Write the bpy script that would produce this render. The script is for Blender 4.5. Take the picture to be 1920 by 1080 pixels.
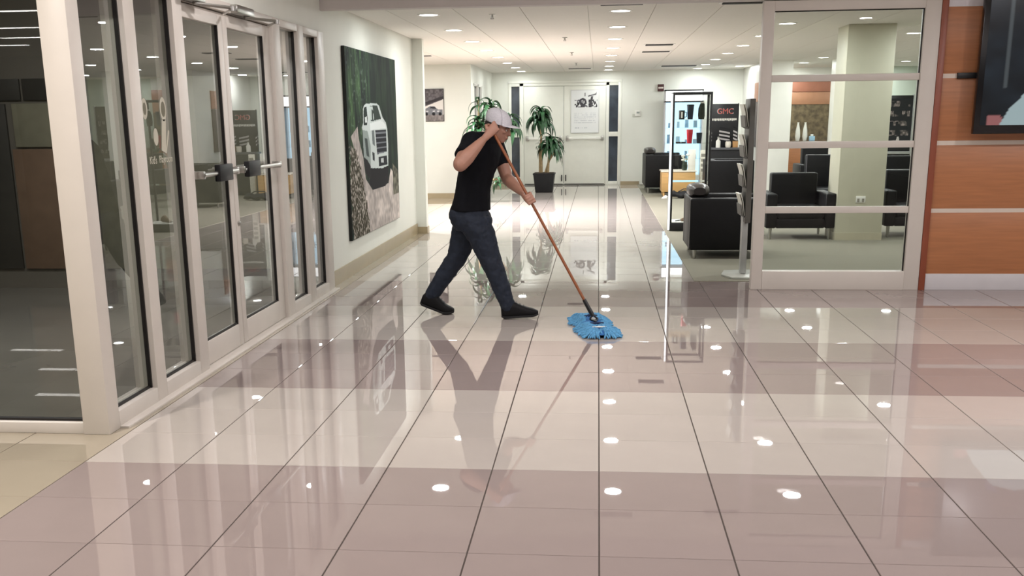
import bpy, bmesh, math, random
import numpy as np
from mathutils import Vector, Matrix, Euler

# ---------------------------------------------------------------- clear
for o in list(bpy.data.objects):
    bpy.data.objects.remove(o, do_unlink=True)
random.seed(7)
sc = bpy.context.scene
COL = sc.collection

# ---------------------------------------------------------------- camera
F_PX, PITCH, YAW, ROLL = 1995.4, 0.24877, 0.098155, -0.012377
CX, CY, CAM_H = 925.2, 731.3, 1.595
_cy, _sy, _cp, _sp = math.cos(YAW), math.sin(YAW), math.cos(PITCH), math.sin(PITCH)
fwd = Vector((-_sy * _cp, _cy * _cp, -_sp))
rgt = Vector((_cy, _sy, 0))
upv = rgt.cross(fwd)
r_ = rgt * math.cos(ROLL) + upv * math.sin(ROLL)
u_ = -rgt * math.sin(ROLL) + upv * math.cos(ROLL)
cam_d = bpy.data.cameras.new('camera')
cam = bpy.data.objects.new('camera', cam_d)
COL.objects.link(cam)
M = Matrix((r_, u_, -fwd)).transposed().to_4x4()
M.translation = (0, 0, CAM_H)
cam.matrix_world = M
cam_d.sensor_width = 36.0
cam_d.sensor_fit = 'HORIZONTAL'
cam_d.lens = F_PX / 1920 * 36
cam_d.shift_x = (960 - CX) / 1920
cam_d.shift_y = (CY - 540) / 1920
cam_d.clip_start = 0.05
cam_d.clip_end = 200
sc.camera = cam

# ---------------------------------------------------------------- world (night outside), exposure
world = bpy.data.worlds.new('night')
sc.world = world
world.use_nodes = True
world.node_tree.nodes['Background'].inputs[0].default_value = (0.02, 0.025, 0.035, 1)
world.node_tree.nodes['Background'].inputs[1].default_value = 0.3
sc.view_settings.view_transform = 'Standard'
sc.view_settings.look = 'None'
sc.view_settings.gamma = 1
sc.view_settings.use_curve_mapping = False
sc.view_settings.exposure = 0.19
LAMP_W = 11.5          # watts of one lounge downlight
FRONT_FILL_W = 18.0         # watts of one added, unseen entrance downlight
ALCOVE_W = 30.0       # watts of one showroom lamp behind the corner
VEST_FILL_W = 38.0  # watts of one lamp added to brighten the vestibule
SPOT_W = 1800.0
LAMP_COL = (0.95, 0.995, 1.0)
FRONT_COL = (1.0, 0.95, 0.97)


# ---------------------------------------------------------------- helpers
def hexc(h):
    h = h.lstrip('#')
    c = [int(h[i:i + 2], 16) / 255 for i in (0, 2, 4)]
    return tuple(x / 12.92 if x <= .04045 else ((x + .055) / 1.055) ** 2.4 for x in c)


MATS = {}


def mat(name, color, rough=.5, metal=0., var=.06, scale=8., bump=0., bscale=60., spec=.5, coat=0., sheen=0., objvar=0.,
        stretch=None):
    """Principled material whose colour and relief are driven by noise."""
    if name in MATS:
        return MATS[name]
    m = bpy.data.materials.new(name)
    m.use_nodes = True
    nt = m.node_tree
    b = nt.nodes['Principled BSDF']
    b.inputs['Roughness'].default_value = rough
    b.inputs['Metallic'].default_value = metal
    b.inputs['Specular IOR Level'].default_value = spec
    b.inputs['Coat Weight'].default_value = coat
    b.inputs['Sheen Weight'].default_value = sheen
    c = hexc(color) if isinstance(color, str) else color
    tc = nt.nodes.new('ShaderNodeTexCoord')
    mp = nt.nodes.new('ShaderNodeMapping')
    if stretch:
        mp.inputs['Scale'].default_value = stretch
    nt.links.new(tc.outputs['Object'], mp.inputs['Vector'])
    nz = nt.nodes.new('ShaderNodeTexNoise')
    nz.inputs['Scale'].default_value = scale
    nz.inputs['Detail'].default_value = 4
    nt.links.new(mp.outputs['Vector'], nz.inputs['Vector'])
    rp = nt.nodes.new('ShaderNodeValToRGB')
    rp.color_ramp.elements[0].position = .3
    rp.color_ramp.elements[1].position = .7
    rp.color_ramp.elements[0].color = (*[max(0, x * (1 - var)) for x in c], 1)
    rp.color_ramp.elements[1].color = (*[min(1, x * (1 + var)) for x in c], 1)
    nt.links.new(nz.outputs['Fac'], rp.inputs['Fac'])
    out = rp.outputs['Color']
    if objvar:
        oi = nt.nodes.new('ShaderNodeObjectInfo')
        mr = nt.nodes.new('ShaderNodeMapRange')
        mr.inputs['To Min'].default_value = 1 - objvar
        mr.inputs['To Max'].default_value = 1 + objvar
        nt.links.new(oi.outputs['Random'], mr.inputs['Value'])
        hs = nt.nodes.new('ShaderNodeHueSaturation')
        nt.links.new(out, hs.inputs['Color'])
        nt.links.new(mr.outputs['Result'], hs.inputs['Value'])
        out = hs.outputs['Color']
    nt.links.new(out, b.inputs['Base Color'])
    if bump:
        n2 = nt.nodes.new('ShaderNodeTexNoise')
        n2.inputs['Scale'].default_value = bscale
        n2.inputs['Detail'].default_value = 3
        nt.links.new(mp.outputs['Vector'], n2.inputs['Vector'])
        bp = nt.nodes.new('ShaderNodeBump')
        bp.inputs['Strength'].default_value = bump
        bp.inputs['Distance'].default_value = .01
        nt.links.new(n2.outputs['Fac'], bp.inputs['Height'])
        nt.links.new(bp.outputs['Normal'], b.inputs['Normal'])
    MATS[name] = m
    return m


def emit(name, color, strength):
    if name in MATS:
        return MATS[name]
    m = bpy.data.materials.new(name)
    m.use_nodes = True
    nt = m.node_tree
    nt.nodes.remove(nt.nodes['Principled BSDF'])
    e = nt.nodes.new('ShaderNodeEmission')
    e.inputs[0].default_value = (*color, 1)
    e.inputs[1].default_value = strength
    nt.links.new(e.outputs[0], nt.nodes['Material Output'].inputs[0])
    MATS[name] = m
    return m


def glass(name, ior=1.5, tint=(1, 1, 1), gain=1.0):
    """Thin pane: Fresnel mirror on the side that faces the ray, clear otherwise."""
    m = bpy.data.materials.new(name)
    m.use_nodes = True
    nt = m.node_tree
    nt.nodes.remove(nt.nodes['Principled BSDF'])
    tr = nt.nodes.new('ShaderNodeBsdfTransparent')
    tr.inputs[0].default_value = (*tint, 1)
    gl = nt.nodes.new('ShaderNodeBsdfGlossy')
    gl.inputs['Roughness'].default_value = 0.0
    fr = nt.nodes.new('ShaderNodeFresnel')
    fr.inputs['IOR'].default_value = ior
    ge = nt.nodes.new('ShaderNodeNewGeometry')
    inv = nt.nodes.new('ShaderNodeMath')
    inv.operation = 'SUBTRACT'
    inv.inputs[0].default_value = 1.0
    nt.links.new(ge.outputs['Backfacing'], inv.inputs[1])
    mu = nt.nodes.new('ShaderNodeMath')
    mu.operation = 'MULTIPLY'
    nt.links.new(fr.outputs[0], mu.inputs[0])
    nt.links.new(inv.outputs[0], mu.inputs[1])
    m2 = nt.nodes.new('ShaderNodeMath')
    m2.operation = 'MULTIPLY'
    m2.use_clamp = True
    m2.inputs[1].default_value = gain
    nt.links.new(mu.outputs[0], m2.inputs[0])
    mx = nt.nodes.new('ShaderNodeMixShader')
    nt.links.new(m2.outputs[0], mx.inputs[0])
    nt.links.new(tr.outputs[0], mx.inputs[1])
    nt.links.new(gl.outputs[0], mx.inputs[2])
    nt.links.new(mx.outputs[0], nt.nodes['Material Output'].inputs[0])
    return m


def attr_mat(name, rough=.6, emission=0., spec=.3):
    m = bpy.data.materials.new(name)
    m.use_nodes = True
    nt = m.node_tree
    b = nt.nodes['Principled BSDF']
    at = nt.nodes.new('ShaderNodeAttribute')
    at.attribute_name = 'print'
    b.inputs['Roughness'].default_value = rough
    b.inputs['Specular IOR Level'].default_value = spec
    if emission:
        b.inputs['Base Color'].default_value = (.01, .01, .01, 1)
        nt.links.new(at.outputs['Color'], b.inputs['Emission Color'])
        b.inputs['Emission Strength'].default_value = emission
    else:
        nt.links.new(at.outputs['Color'], b.inputs['Base Color'])
    return m


class MB:
    def __init__(s):
        s.v = []
        s.f = []

    def add(s, vs, fs):
        n = len(s.v)
        s.v += [tuple(v) for v in vs]
        s.f += [tuple(i + n for i in f) for f in fs]
        return s

    def box(s, x0, x1, y0, y1, z0, z1):
        if x0 > x1: x0, x1 = x1, x0
        if y0 > y1: y0, y1 = y1, y0
        if z0 > z1: z0, z1 = z1, z0
        return s.add([(x0, y0, z0), (x1, y0, z0), (x1, y1, z0), (x0, y1, z0), (x0, y0, z1), (x1, y0, z1), (x1, y1, z1),
                      (x0, y1, z1)],
                     [(3, 2, 1, 0), (4, 5, 6, 7), (0, 1, 5, 4), (1, 2, 6, 5), (2, 3, 7, 6), (3, 0, 4, 7)])

    def taper(s, c, b, t, z0, z1):
        """box with half sizes b at z0 and t at z1"""
        vs = [(c[0] + sx * h[0], c[1] + sy * h[1], z) for z, h in ((z0, b), (z1, t)) for sx, sy in
              ((-1, -1), (1, -1), (1, 1), (-1, 1))]
        return s.add(vs, [(3, 2, 1, 0), (4, 5, 6, 7), (0, 1, 5, 4), (1, 2, 6, 5), (2, 3, 7, 6), (3, 0, 4, 7)])

    def loft(s, rings, n=16, cap=True, power=2.0):
        """rings: (centre, u*ru, v*rv); superellipse sections"""
        k = len(rings)
        vs = []
        for c, u, v in rings:
            c, u, v = Vector(c), Vector(u), Vector(v)
            for i in range(n):
                a = 2 * math.pi * i / n
                ca, sa = math.cos(a), math.sin(a)
                e = 2.0 / power
                x = math.copysign(abs(ca) ** e, ca)
                y = math.copysign(abs(sa) ** e, sa)
                vs.append(c + u * x + v * y)
        fs = []
        for j in range(k - 1):
            for i in range(n):
                i2 = (i + 1) % n
                fs.append((j * n + i, j * n + i2, (j + 1) * n + i2, (j + 1) * n + i))
        if cap:
            fs.append(tuple(range(n - 1, -1, -1)))
            fs.append(tuple((k - 1) * n + i for i in range(n)))
        return s.add(vs, fs)

    def tube(s, pts, rad, n=10, flat=1.0):
        pts = [Vector(p) for p in pts]
        if not isinstance(rad, (list, tuple)):
            rad = [rad] * len(pts)
        t0 = (pts[1] - pts[0]).normalized()
        a = Vector((0, 0, 1)) if abs(t0.z) < .9 else Vector((1, 0, 0))
        u = t0.cross(a).normalized()
        rings = []
        for i, p in enumerate(pts):
            t = (pts[min(i + 1, len(pts) - 1)] - pts[max(i - 1, 0)]).normalized()
            u = (u - t * u.dot(t)).normalized()
            w = t.cross(u)
            rings.append((p, u * rad[i], w * rad[i] * flat))
        return s.loft(rings, n)

    def lathe(s, prof, c=(0, 0, 0), n=24):
        return s.loft([((c[0], c[1], c[2] + z), (r, 0, 0), (0, r, 0)) for r, z in prof], n)

    def ell(s, c, rx, ry, rz, rot=None, n=16, m=10):
        vs = []
        c = Vector(c)
        R = rot if rot else Matrix.Identity(3)
        for j in range(1, m):
            th = math.pi * j / m
            for i in range(n):
                a = 2 * math.pi * i / n
                vs.append(c + R @ Vector((rx * math.sin(th) * math.cos(a), ry * math.sin(th) * math.sin(a), rz * math.cos(th))))
        fs = []
        for j in range(m - 2):
            for i in range(n):
                i2 = (i + 1) % n
                fs.append((j * n + i2, j * n + i, (j + 1) * n + i, (j + 1) * n + i2))
        vs.append(c + R @ Vector((0, 0, rz)))
        vs.append(c + R @ Vector((0, 0, -rz)))
        a, b = len(vs) - 2, len(vs) - 1
        for i in range(n):
            i2 = (i + 1) % n
            fs.append((i, i2, a))
            fs.append(((m - 2) * n + i2, (m - 2) * n + i, b))
        return s.add(vs, fs)

    def prism(s, poly, axis, a0, a1):
        """extrude 2D polygon; axis 'x','y','z' is the extrusion axis"""
        def P(p, a):
            return {'x': (a, p[0], p[1]), 'y': (p[0], a, p[1]), 'z': (p[0], p[1], a)}[axis]
        n = len(poly)
        return s.add([P(p, a0) for p in poly] + [P(p, a1) for p in poly],
                     [tuple(range(n - 1, -1, -1)), tuple(range(n, 2 * n))] + [(i, (i + 1) % n, n + (i + 1) % n, n + i) for i
                                                                             in range(n)])

    def mesh(s, name, bevel=0, seg=2, smooth=True, angle=35):
        me = bpy.data.meshes.new(name)
        me.from_pydata(s.v, [], s.f)
        bm = bmesh.new()
        bm.from_mesh(me)
        bmesh.ops.recalc_face_normals(bm, faces=bm.faces)
        if bevel:
            es = [e for e in bm.edges if len(e.link_faces) == 2 and e.calc_face_angle(0) > .5]
            bmesh.ops.bevel(bm, geom=es, offset=bevel, segments=seg, affect='EDGES', clamp_overlap=True, profile=.5)
        bm.to_mesh(me)
        bm.free()
        if smooth:
            me.shade_smooth()
            me.set_sharp_from_angle(angle=math.radians(angle))
        return me

    def build(s, name, m, parent=None, bevel=0, seg=2, smooth=True, angle=35, loc=None, rot=None):
        return link(name, s.mesh(name, bevel, seg, smooth, angle), m, parent, loc, rot)


def link(name, me, m=None, parent=None, loc=None, rot=None):
    o = bpy.data.objects.new(name, me)
    COL.objects.link(o)
    if m and not me.materials:
        me.materials.append(m)
    if parent:
        o.parent = parent
    if loc:
        o.location = loc
    if rot:
        o.rotation_euler = rot
    return o


def tag(o, label, cat, group=None, kind=None):
    if label: o['label'] = label
    if cat: o['category'] = cat
    if group: o['group'] = group
    if kind: o['kind'] = kind
    return o


def thing(name, label, cat, loc=(0, 0, 0), rotz=0, group=None):
    o = bpy.data.objects.new(name, None)
    COL.objects.link(o)
    o.location = loc
    o.rotation_euler = (0, 0, rotz)
    o.empty_display_size = .1
    return tag(o, label, cat, group)


def struct(name, label=None, loc=(0, 0, 0), rotz=0, cat=None):
    o = bpy.data.objects.new(name, None)
    COL.objects.link(o)
    o.location = loc
    o.rotation_euler = (0, 0, rotz)
    o.empty_display_size = .1
    o['kind'] = 'structure'
    if label: o['label'] = label
    if cat: o['category'] = cat
    return o


def sbox(name, b, m, label=None, cat=None, bevel=0, parent=None):
    o = MB().box(*b).build(name, m, parent, bevel)
    if not parent:
        o['kind'] = 'structure'
        if label: o['label'] = label
        if cat: o['category'] = cat
    return o


def text_mesh(name, body, size, m, parent, loc, rot, sx=1.0):
    cu = bpy.data.curves.new(name, 'FONT')
    cu.body = body
    cu.size = size
    cu.extrude = .0006
    cu.align_x = 'CENTER'
    cu.align_y = 'CENTER'
    t = bpy.data.objects.new(name, cu)
    COL.objects.link(t)
    dg = bpy.context.evaluated_depsgraph_get()
    me = bpy.data.meshes.new_from_object(t.evaluated_get(dg))
    bpy.data.objects.remove(t)
    o = link(name, me, m, parent, loc, rot)
    o.scale = (sx, 1, 1)
    return o


_rng = np.random.default_rng(3)
_LAT = _rng.random((8, 128, 128))


def vnoise(u, v, fu, fv, seed=0):
    x, y = u * fu, v * fv
    xi, yi = np.floor(x).astype(int), np.floor(y).astype(int)
    fx, fy = x - xi, y - yi
    fx = fx * fx * (3 - 2 * fx)
    fy = fy * fy * (3 - 2 * fy)
    L = _LAT[seed % 8]
    g = lambda a, b: L[a % 128, b % 128]
    return (g(xi, yi) * (1 - fx) + g(xi + 1, yi) * fx) * (1 - fy) + (g(xi, yi + 1) * (1 - fx) + g(xi + 1, yi + 1) * fx) * fy


def inpoly(u, v, poly):
    r = np.zeros(u.shape, bool)
    n = len(poly)
    for i in range(n):
        x0, y0 = poly[i]
        x1, y1 = poly[(i + 1) % n]
        if y0 == y1:
            continue
        c = ((y0 > v) != (y1 > v)) & (u < (x1 - x0) * (v - y0) / (y1 - y0) + x0)
        r ^= c
    return r


def print_panel(name, w, h, nx, ny, fn, m, parent, loc=(0, 0, 0)):
    """Flat printed sheet in the local XZ plane facing -Y, colours per vertex from fn(u, v)."""
    uu, vv = np.meshgrid(np.linspace(0, 1, nx), np.linspace(0, 1, ny))
    co = np.zeros((nx * ny, 3))
    co[:, 0] = (uu.ravel() - .5) * w
    co[:, 2] = vv.ravel() * h
    idx = np.arange(nx * ny).reshape(ny, nx)
    fs = np.stack([idx[:-1, :-1].ravel(), idx[:-1, 1:].ravel(), idx[1:, 1:].ravel(), idx[1:, :-1].ravel()], 1)
    me = bpy.data.meshes.new(name)
    me.from_pydata(co.tolist(), [], fs.tolist())
    rgb = fn(uu, vv)
    lin = np.where(rgb <= .04045, rgb / 12.92, ((rgb + .055) / 1.055) ** 2.4)
    at = me.color_attributes.new('print', 'FLOAT_COLOR', 'POINT')
    c4 = np.ones((nx * ny, 4), np.float32)
    c4[:, :3] = lin.reshape(-1, 3)
    at.data.foreach_set('color', c4.ravel())
    return link(name, me, m, parent, loc)


def paint(img, mask, col):
    img[mask] = np.array(col) / 255.0


ORD = ['first', 'second', 'third', 'fourth', 'fifth', 'sixth', 'seventh', 'eighth', 'ninth', 'tenth', 'eleventh', 'twelfth']

# ---------------------------------------------------------------- materials
m_wall = mat('wall_paint', '#e4e5dc', .6, var=.015, scale=3, bump=.02, bscale=200)
m_ceil = mat('ceiling_panel', '#e8e4dc', .8, var=.02, scale=30, bump=.05, bscale=300)
m_grid = mat('ceiling_grid', '#d8d6cc', .5, var=.02)
m_tile_l = mat('porcelain_light', '#b6aea7', .012, var=.03, scale=2.5, objvar=.03, spec=.78)
m_tile_d = mat('porcelain_taupe', '#988b87', .012, var=.03, scale=2.5, objvar=.03, spec=.78)
m_tile_b = mat('porcelain_beige', '#a59b89', .012, var=.03, scale=2.5, objvar=.03, spec=.78)
m_grout = mat('dark_grout', '#4f4640', .9, var=.1, scale=40)
m_base = mat('tan_tile_base', '#a8997c', .3, var=.05, scale=6)
m_carpet = mat('olive_grey_carpet', '#868374', .95, var=.18, scale=160, bump=.5, bscale=400)
m_frame = mat('painted_frame', '#d2cbc2', .4, var=.02, scale=5)
m_gask = mat('black_gasket', '#14100e', .5, var=.1)
m_white = mat('white_paint', '#e9e8e0', .4, var=.02)
m_orange = mat('orange_wood_veneer', '#b0744c', .38, var=.10, scale=3, stretch=(1, 1, 14), bump=.03, bscale=30)
m_strip = mat('pale_reveal_strip', '#d9cbbd', .4, var=.02)
m_glass = glass('clear_glass', 1.5, (.97, .985, .975), 1.5)
m_glass_dk = glass('front_glass', 1.5, (.80, .82, .81), 1.9)
m_film = mat('dark_film_glass', '#454c55', .12, var=.25, scale=5)
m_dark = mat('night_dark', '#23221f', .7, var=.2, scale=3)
m_leather = mat('black_leather', '#0b0b0d', .45, var=.15, scale=12, bump=.12, bscale=140, spec=.25)
m_chrome = mat('brushed_steel', '#b9b8b4', .28, metal=1, var=.05)
m_black = mat('black_metal', '#111113', .4, var=.1)
m_plastic = mat('charcoal_plastic', '#1d1d1f', .45, var=.08, spec=.3)

# ================================================================ FLOOR
floor = MB().box(-16.2, 8.2, -15.1, 27.2, -.12, -.004).build('floor', m_grout)
tag(floor, 'polished porcelain tile floor with light and taupe bands', 'floor', kind='structure')
T, X0, Y0, GX, GY = .5, .0232, 4.7393, .006, .003


def tile_mesh(w, d, m, name='floor_tile'):
    b, e = .0012, .0012
    s = MB()
    vs = []
    for z, i in ((-.010, 0), (-e, 0), (0, b)):
        vs += [(i, i, z), (w - i, i, z), (w - i, d - i, z), (i, d - i, z)]
    fs = []
    for k in (0, 4):
        for i in range(4):
            j = (i + 1) % 4
            fs.append((k + i, k + j, k + 4 + j, k + 4 + i))
    fs.append((8, 9, 10, 11))
    s.add(vs, fs)
    me = s.mesh(name, smooth=False)
    me.materials.append(m)
    return me


def tile_kind(k, j):
    if k < -5:
        return 'b'
    band = (j // 3) % 2          # rows 0..2 light, 3..5 taupe
    if j >= 12:
        return 'l'
    return 'l' if band == 0 else 'd'


tm = {c: tile_mesh(T - GX, T - GY, m) for c, m in (('l', m_tile_l), ('d', m_tile_d), ('b', m_tile_b))}
tile_list = []
for j in range(-40, 45):
    y = Y0 + j * T
    for k in range(-33, 17):
        x = X0 + k * T
        if x > 8.0: continue
        if x < -9.5 and y > 5: continue
        if k >= 2 and j >= 12: continue                     # carpet
        if x + T < -2.61 and 5.25 < y + T / 2 < 15.4: continue    # vestibule / behind the wall
        if y > 22.4 and x + T < -2.6: continue
        tile_list.append((k, j, x, y))
vis = []
rest = []
for t in tile_list:
    k, j, x, y = t
    d = y
    infr = (y > 3.0) and (x < .47 * (y + .6) + .4) and (x + T > -.66 * (y + .6)) and y < 16
    (vis if infr else rest).append(t)
vis.sort(key=lambda t: t[3])
rest += vis[300:]
for k, j, x, y in vis[:300]:
    o = bpy.data.objects.new('floor_tile', tm[tile_kind(k, j)])
    COL.objects.link(o)
    o.parent = floor
    o.location = (x + GX / 2, y + GY / 2, 0)
for c, m in (('l', m_tile_l), ('d', m_tile_d), ('b', m_tile_b)):
    s = MB()
    for k, j, x, y in rest:
        if tile_kind(k, j) != c: continue
        src = tm[c]
        s.add([(v.co.x + x + GX / 2, v.co.y + y + GY / 2, v.co.z) for v in src.vertices],
              [tuple(p.vertices) for p in src.polygons])
    o = s.build('floor_tile_field', m, floor, smooth=False)
    o['kind'] = 'stuff'
# carpet of the lounge
car = MB().box(.975, 8.1, 10.74, 27.1, -.003, .006).build('carpet', m_carpet)
tag(car, 'olive grey low pile carpet of the seating lounge', 'carpet', kind='structure')

# ================================================================ CEILING
CZ = 2.70
ceil_r = MB().box(-9.6, 8.2, 10.36, 27.2, CZ + .012, CZ + .10).build('ceiling', m_grid)
tag(ceil_r, 'suspended white panel ceiling with round downlights', 'ceiling', kind='structure')
PW, PL = .69, 2.07
pm = MB().box(.004, PW - .004, .002, PL - .002, 0, .02).mesh('ceiling_panel', smooth=False)
pm.materials.append(m_ceil)
for i in range(-9, 12):
    for j in range(-1, 8):
        x, y = -.12 + i * PW, 10.98 + j * PL
        if x + PW < -2.62 and (y + PL < 15.4 or y > 22.4): continue
        if y < 10.45: continue
        if y + PL > 27.6: continue
        o = bpy.data.objects.new('ceiling_panel', pm)
        COL.objects.link(o)
        o.parent = ceil_r
        o.location = (x, y, CZ)
MB().box(-2.6, 8.1, 10.36, 10.975, CZ, CZ + .02).build('ceiling_panel', m_ceil, ceil_r)
ceil_f = MB().box(-16.2, 8.2, -15.1, 10.3, 3.2, 3.3).build('ceiling_front', m_ceil)
tag(ceil_f, 'plain ceiling over the entrance area', 'ceiling', kind='structure')
m_bulk = mat('bulkhead_paint', '#cfc8c4', .6, var=.02)
sbox('trim_1', (-2.6, 8.2, 10.23, 10.36, 2.60, 3.2), m_bulk, 'painted bulkhead across the hallway opening', 'bulkhead')

# ================================================================ WALLS
WX = -2.60
sbox('wall_left', (WX - .3, WX, 10.2, 15.4, 0, 3.2), m_wall, 'cream wall that carries the big forest canvas', 'wall')
sbox('wall_left_corner', (WX - .3, -2.46, 15.4, 15.56, 0, 2.72), m_wall, 'cream end pier of the picture wall', 'wall')
sbox('baseboard_left', (WX, WX + .012, 10.22, 15.39, 0, .15), m_base, 'tan tile baseboard below the forest canvas', 'baseboard')
sbox('baseboard_corner', (-2.60, -2.448, 15.388, 15.572, 0, .10), m_base, 'tan tile base round the end pier', 'baseboard')
sbox('wall_alcove_near', (-9.5, WX - .3, 15.25, 15.56, 0, 2.72), m_wall, 'hidden near wall of the side passage', 'wall')
sbox('wall_alcove_end', (-9.6, -9.4, 15.4, 22.7, 0, 2.72), m_wall, 'far end wall of the side passage', 'wall')
sbox('wall_alcove_far', (-9.5, WX, 22.5, 22.7, 0, 2.72), m_wall, 'cream wall with the small photo print', 'wall')
sbox('baseboard_alcove', (-9.4, WX + .012, 22.485, 22.5, 0, .11), m_base, 'tan tile baseboard below the small photo print', 'baseboard')
# side wall with glazed slits at the far left
sw = struct('wall_far_left', 'cream side wall with narrow glazed door near the back', cat='wall')
MB().box(WX - .2, WX, 22.7, 22.95, 0, 2.72).build('wall_piece', m_wall, sw)
MB().box(WX - .2, WX, 24.6, 27.0, 0, 2.72).build('wall_piece', m_wall, sw)
MB().box(WX - .2, WX, 22.95, 24.6, 2.34, 2.72).build('wall_piece', m_wall, sw)
for a, b in ((22.95, 23.02), (23.72, 23.83), (24.53, 24.6)):
    MB().box(WX - .06, WX + .01, a, b, 0, 2.34).build('jamb', m_white, sw, .004)
for a, b in ((23.02, 23.72), (23.83, 24.53)):
    MB().box(WX - .05, WX - .042, a, b, .1, 2.3).build('pane', m_film, sw)
MB().box(WX - .06, WX + .01, 22.95, 24.6, 2.29, 2.34).build('rail', m_white, sw, .004)
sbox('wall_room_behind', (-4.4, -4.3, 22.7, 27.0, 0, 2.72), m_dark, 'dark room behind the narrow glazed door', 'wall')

# back wall with the double door opening between X -2.2 and .58
BY = 26.9
bw = struct('wall_back', 'cream back wall around the white double doors', cat='wall')
MB().box(WX - .2, -2.19, BY, BY + .2, 0, 2.72).build('wall_piece', m_wall, bw)
MB().box(-2.19, .56, BY, BY + .2, 2.44, 2.72).build('wall_piece', m_wall, bw)
MB().box(.56, 3.44, BY, BY + .2, 0, 2.72).build('wall_piece', m_wall, bw)
MB().box(WX, -2.19, BY - .014, BY, 0, .10).build('baseboard', m_base, bw)
MB().box(.56, 1.02, BY - .014, BY, 0, .085).build('baseboard', m_base, bw)
m_door = mat('white_door_paint', '#e8e8de', .35, var=.015)
wf = struct('window_2', 'tall dark sidelights flanking the white double doors', cat='window')
for x0, x1 in ((-2.19, -2.12), (-1.92, -1.82), (.185, .262), (.48, .56)):
    MB().box(x0, x1, BY - .02, BY + .12, 0, 2.44).build('post', m_door, wf, .004)
MB().box(-2.12, .48, BY - .02, BY + .12, 2.37, 2.44).build('rail', m_door, wf, .004)
MB().box(-2.19, .56, BY - .045, BY - .02, 2.44, 2.50).build('architrave', m_door, wf, .004)
for x0, x1, z0, zs in ((-2.12, -1.92, .20, 1.22), (.262, .48, .09, 1.22)):
    MB().box(x0, x1, BY - .015, BY + .1, 0, z0).build('rail', m_door, wf, .004)
    MB().box(x0, x1, BY - .015, BY + .1, zs - .055, zs + .055).build('rail', m_door, wf, .004)
    MB().box(x0, x1, BY + .04, BY + .048, z0, zs - .055).build('pane', m_film, wf)
    MB().box(x0, x1, BY + .04, BY + .048, zs + .055, 2.37).build('pane', m_film, wf)
sbox('wall_outside', (-4.5, 3.0, 28.4, 28.5, 0, 2.9), mat('night_blue_grey', '#565d66', .8, var=.3, scale=2), 'dark night outside the sidelights', 'wall')


def exit_door(n, x0, x1, label, hinge):
    d = struct('door_%d' % n, label, cat='door')
    MB().box(x0 + .004, x1 - .004, BY, BY + .045, .012, 2.365).build('leaf', m_door, d, .003)
    c = (x0 + x1) / 2
    MB().box(x0 + .06, x1 - .06, BY - .075, BY - .035, 1.10, 1.16).build('push_bar', m_white, d, .012, 3)
    MB().box(x0 + .05, x0 + .12, BY - .08, BY, 1.07, 1.19).build('bar_end', m_chrome, d, .008)
    MB().box(x1 - .12, x1 - .05, BY - .08, BY, 1.07, 1.19).build('bar_end', m_chrome, d, .008)
    MB().box(x0 + .02, x1 - .02, BY - .006, BY, .02, .035).build('door_sweep', m_gask, d)
    hx = x1 - .05 if hinge > 0 else x0 + .05
    MB().box(hx - .012, hx + .012, BY - .03, BY, .10, .25).build('floor_bolt', m_black, d, .003)
    return d


exit_door(3, -1.82, -.835, 'plain white left leaf of the far double door behind the potted plant', 1)
exit_door(4, -.835, .185, 'white right leaf of the far double door under the framed poster', -1)
# right of the lounge: pier, nook, back walls
sbox('wall_pier', (3.44, 3.93, 23.0, 27.1, 0, 2.72), m_white, 'white pier between the hallway lounge and the reception nook', 'wall')
sbox('wall_nook_side', (4.78, 5.45, 23.0, 23.45, 0, 2.72), m_white, 'white pier on the far side of the reception nook', 'wall')
sbox('wall_lounge_back', (6.0, 8.2, 26.95, 27.1, 0, 2.72), mat('pale_green_paint', '#c9d2c4', .6, var=.02),
     'pale green back wall deep in the lounge', 'wall')
sbox('wall_lounge_right', (8.0, 8.2, 10.3, 27.1, 0, 2.72), m_wall, 'right end wall of the lounge', 'wall')
nk = struct('wall_nook', 'reception nook wall, white over orange over mottled brown', cat='wall')
MB().box(3.93, 6.0, 26.9, 27.1, 2.42, 2.72).build('upper_wall', m_white, nk)
MB().box(3.93, 6.0, 26.88, 27.1, 1.86, 2.14).build('wood_panel', mat('pale_orange_panel', '#b08062', .4, var=.06), nk, .003)
MB().box(3.93, 6.0, 26.88, 27.1, 2.15, 2.42).build('wood_panel', mat('dull_rose_panel', '#a9705a', .4, var=.06), nk, .003)
MB().box(3.93, 6.0, 26.89, 27.1, 0, 1.86).build('stone_panel', mat('mottled_brown_stone', '#6a5c44', .6, var=.55, scale=9, bump=.3, bscale=14), nk)
# white column in the lounge
colm = mat('beige_column_paint', '#cfcdb8', .5, var=.02)
lc = struct('wall_column', 'square pale column in the lounge with a wall socket', cat='column')
MB().box(3.11, 3.70, 14.4, 15.0, 0, CZ).build('shaft', colm, lc, .006)
MB().box(3.105, 3.705, 14.395, 15.005, 0, .10).build('base', mat('pale_base', '#bdb8a0', .4, var=.03), lc)
so = MB().box(3.345, 3.465, 14.388, 14.4, .49, .575).build('socket_plate', m_white, lc, .003)
for dx in (-.03, .03):
    MB().box(3.405 + dx - .014, 3.405 + dx + .014, 14.385, 14.389, .50, .545).build('outlet', mat('socket_grey', '#8f8c80', .5), so)

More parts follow.
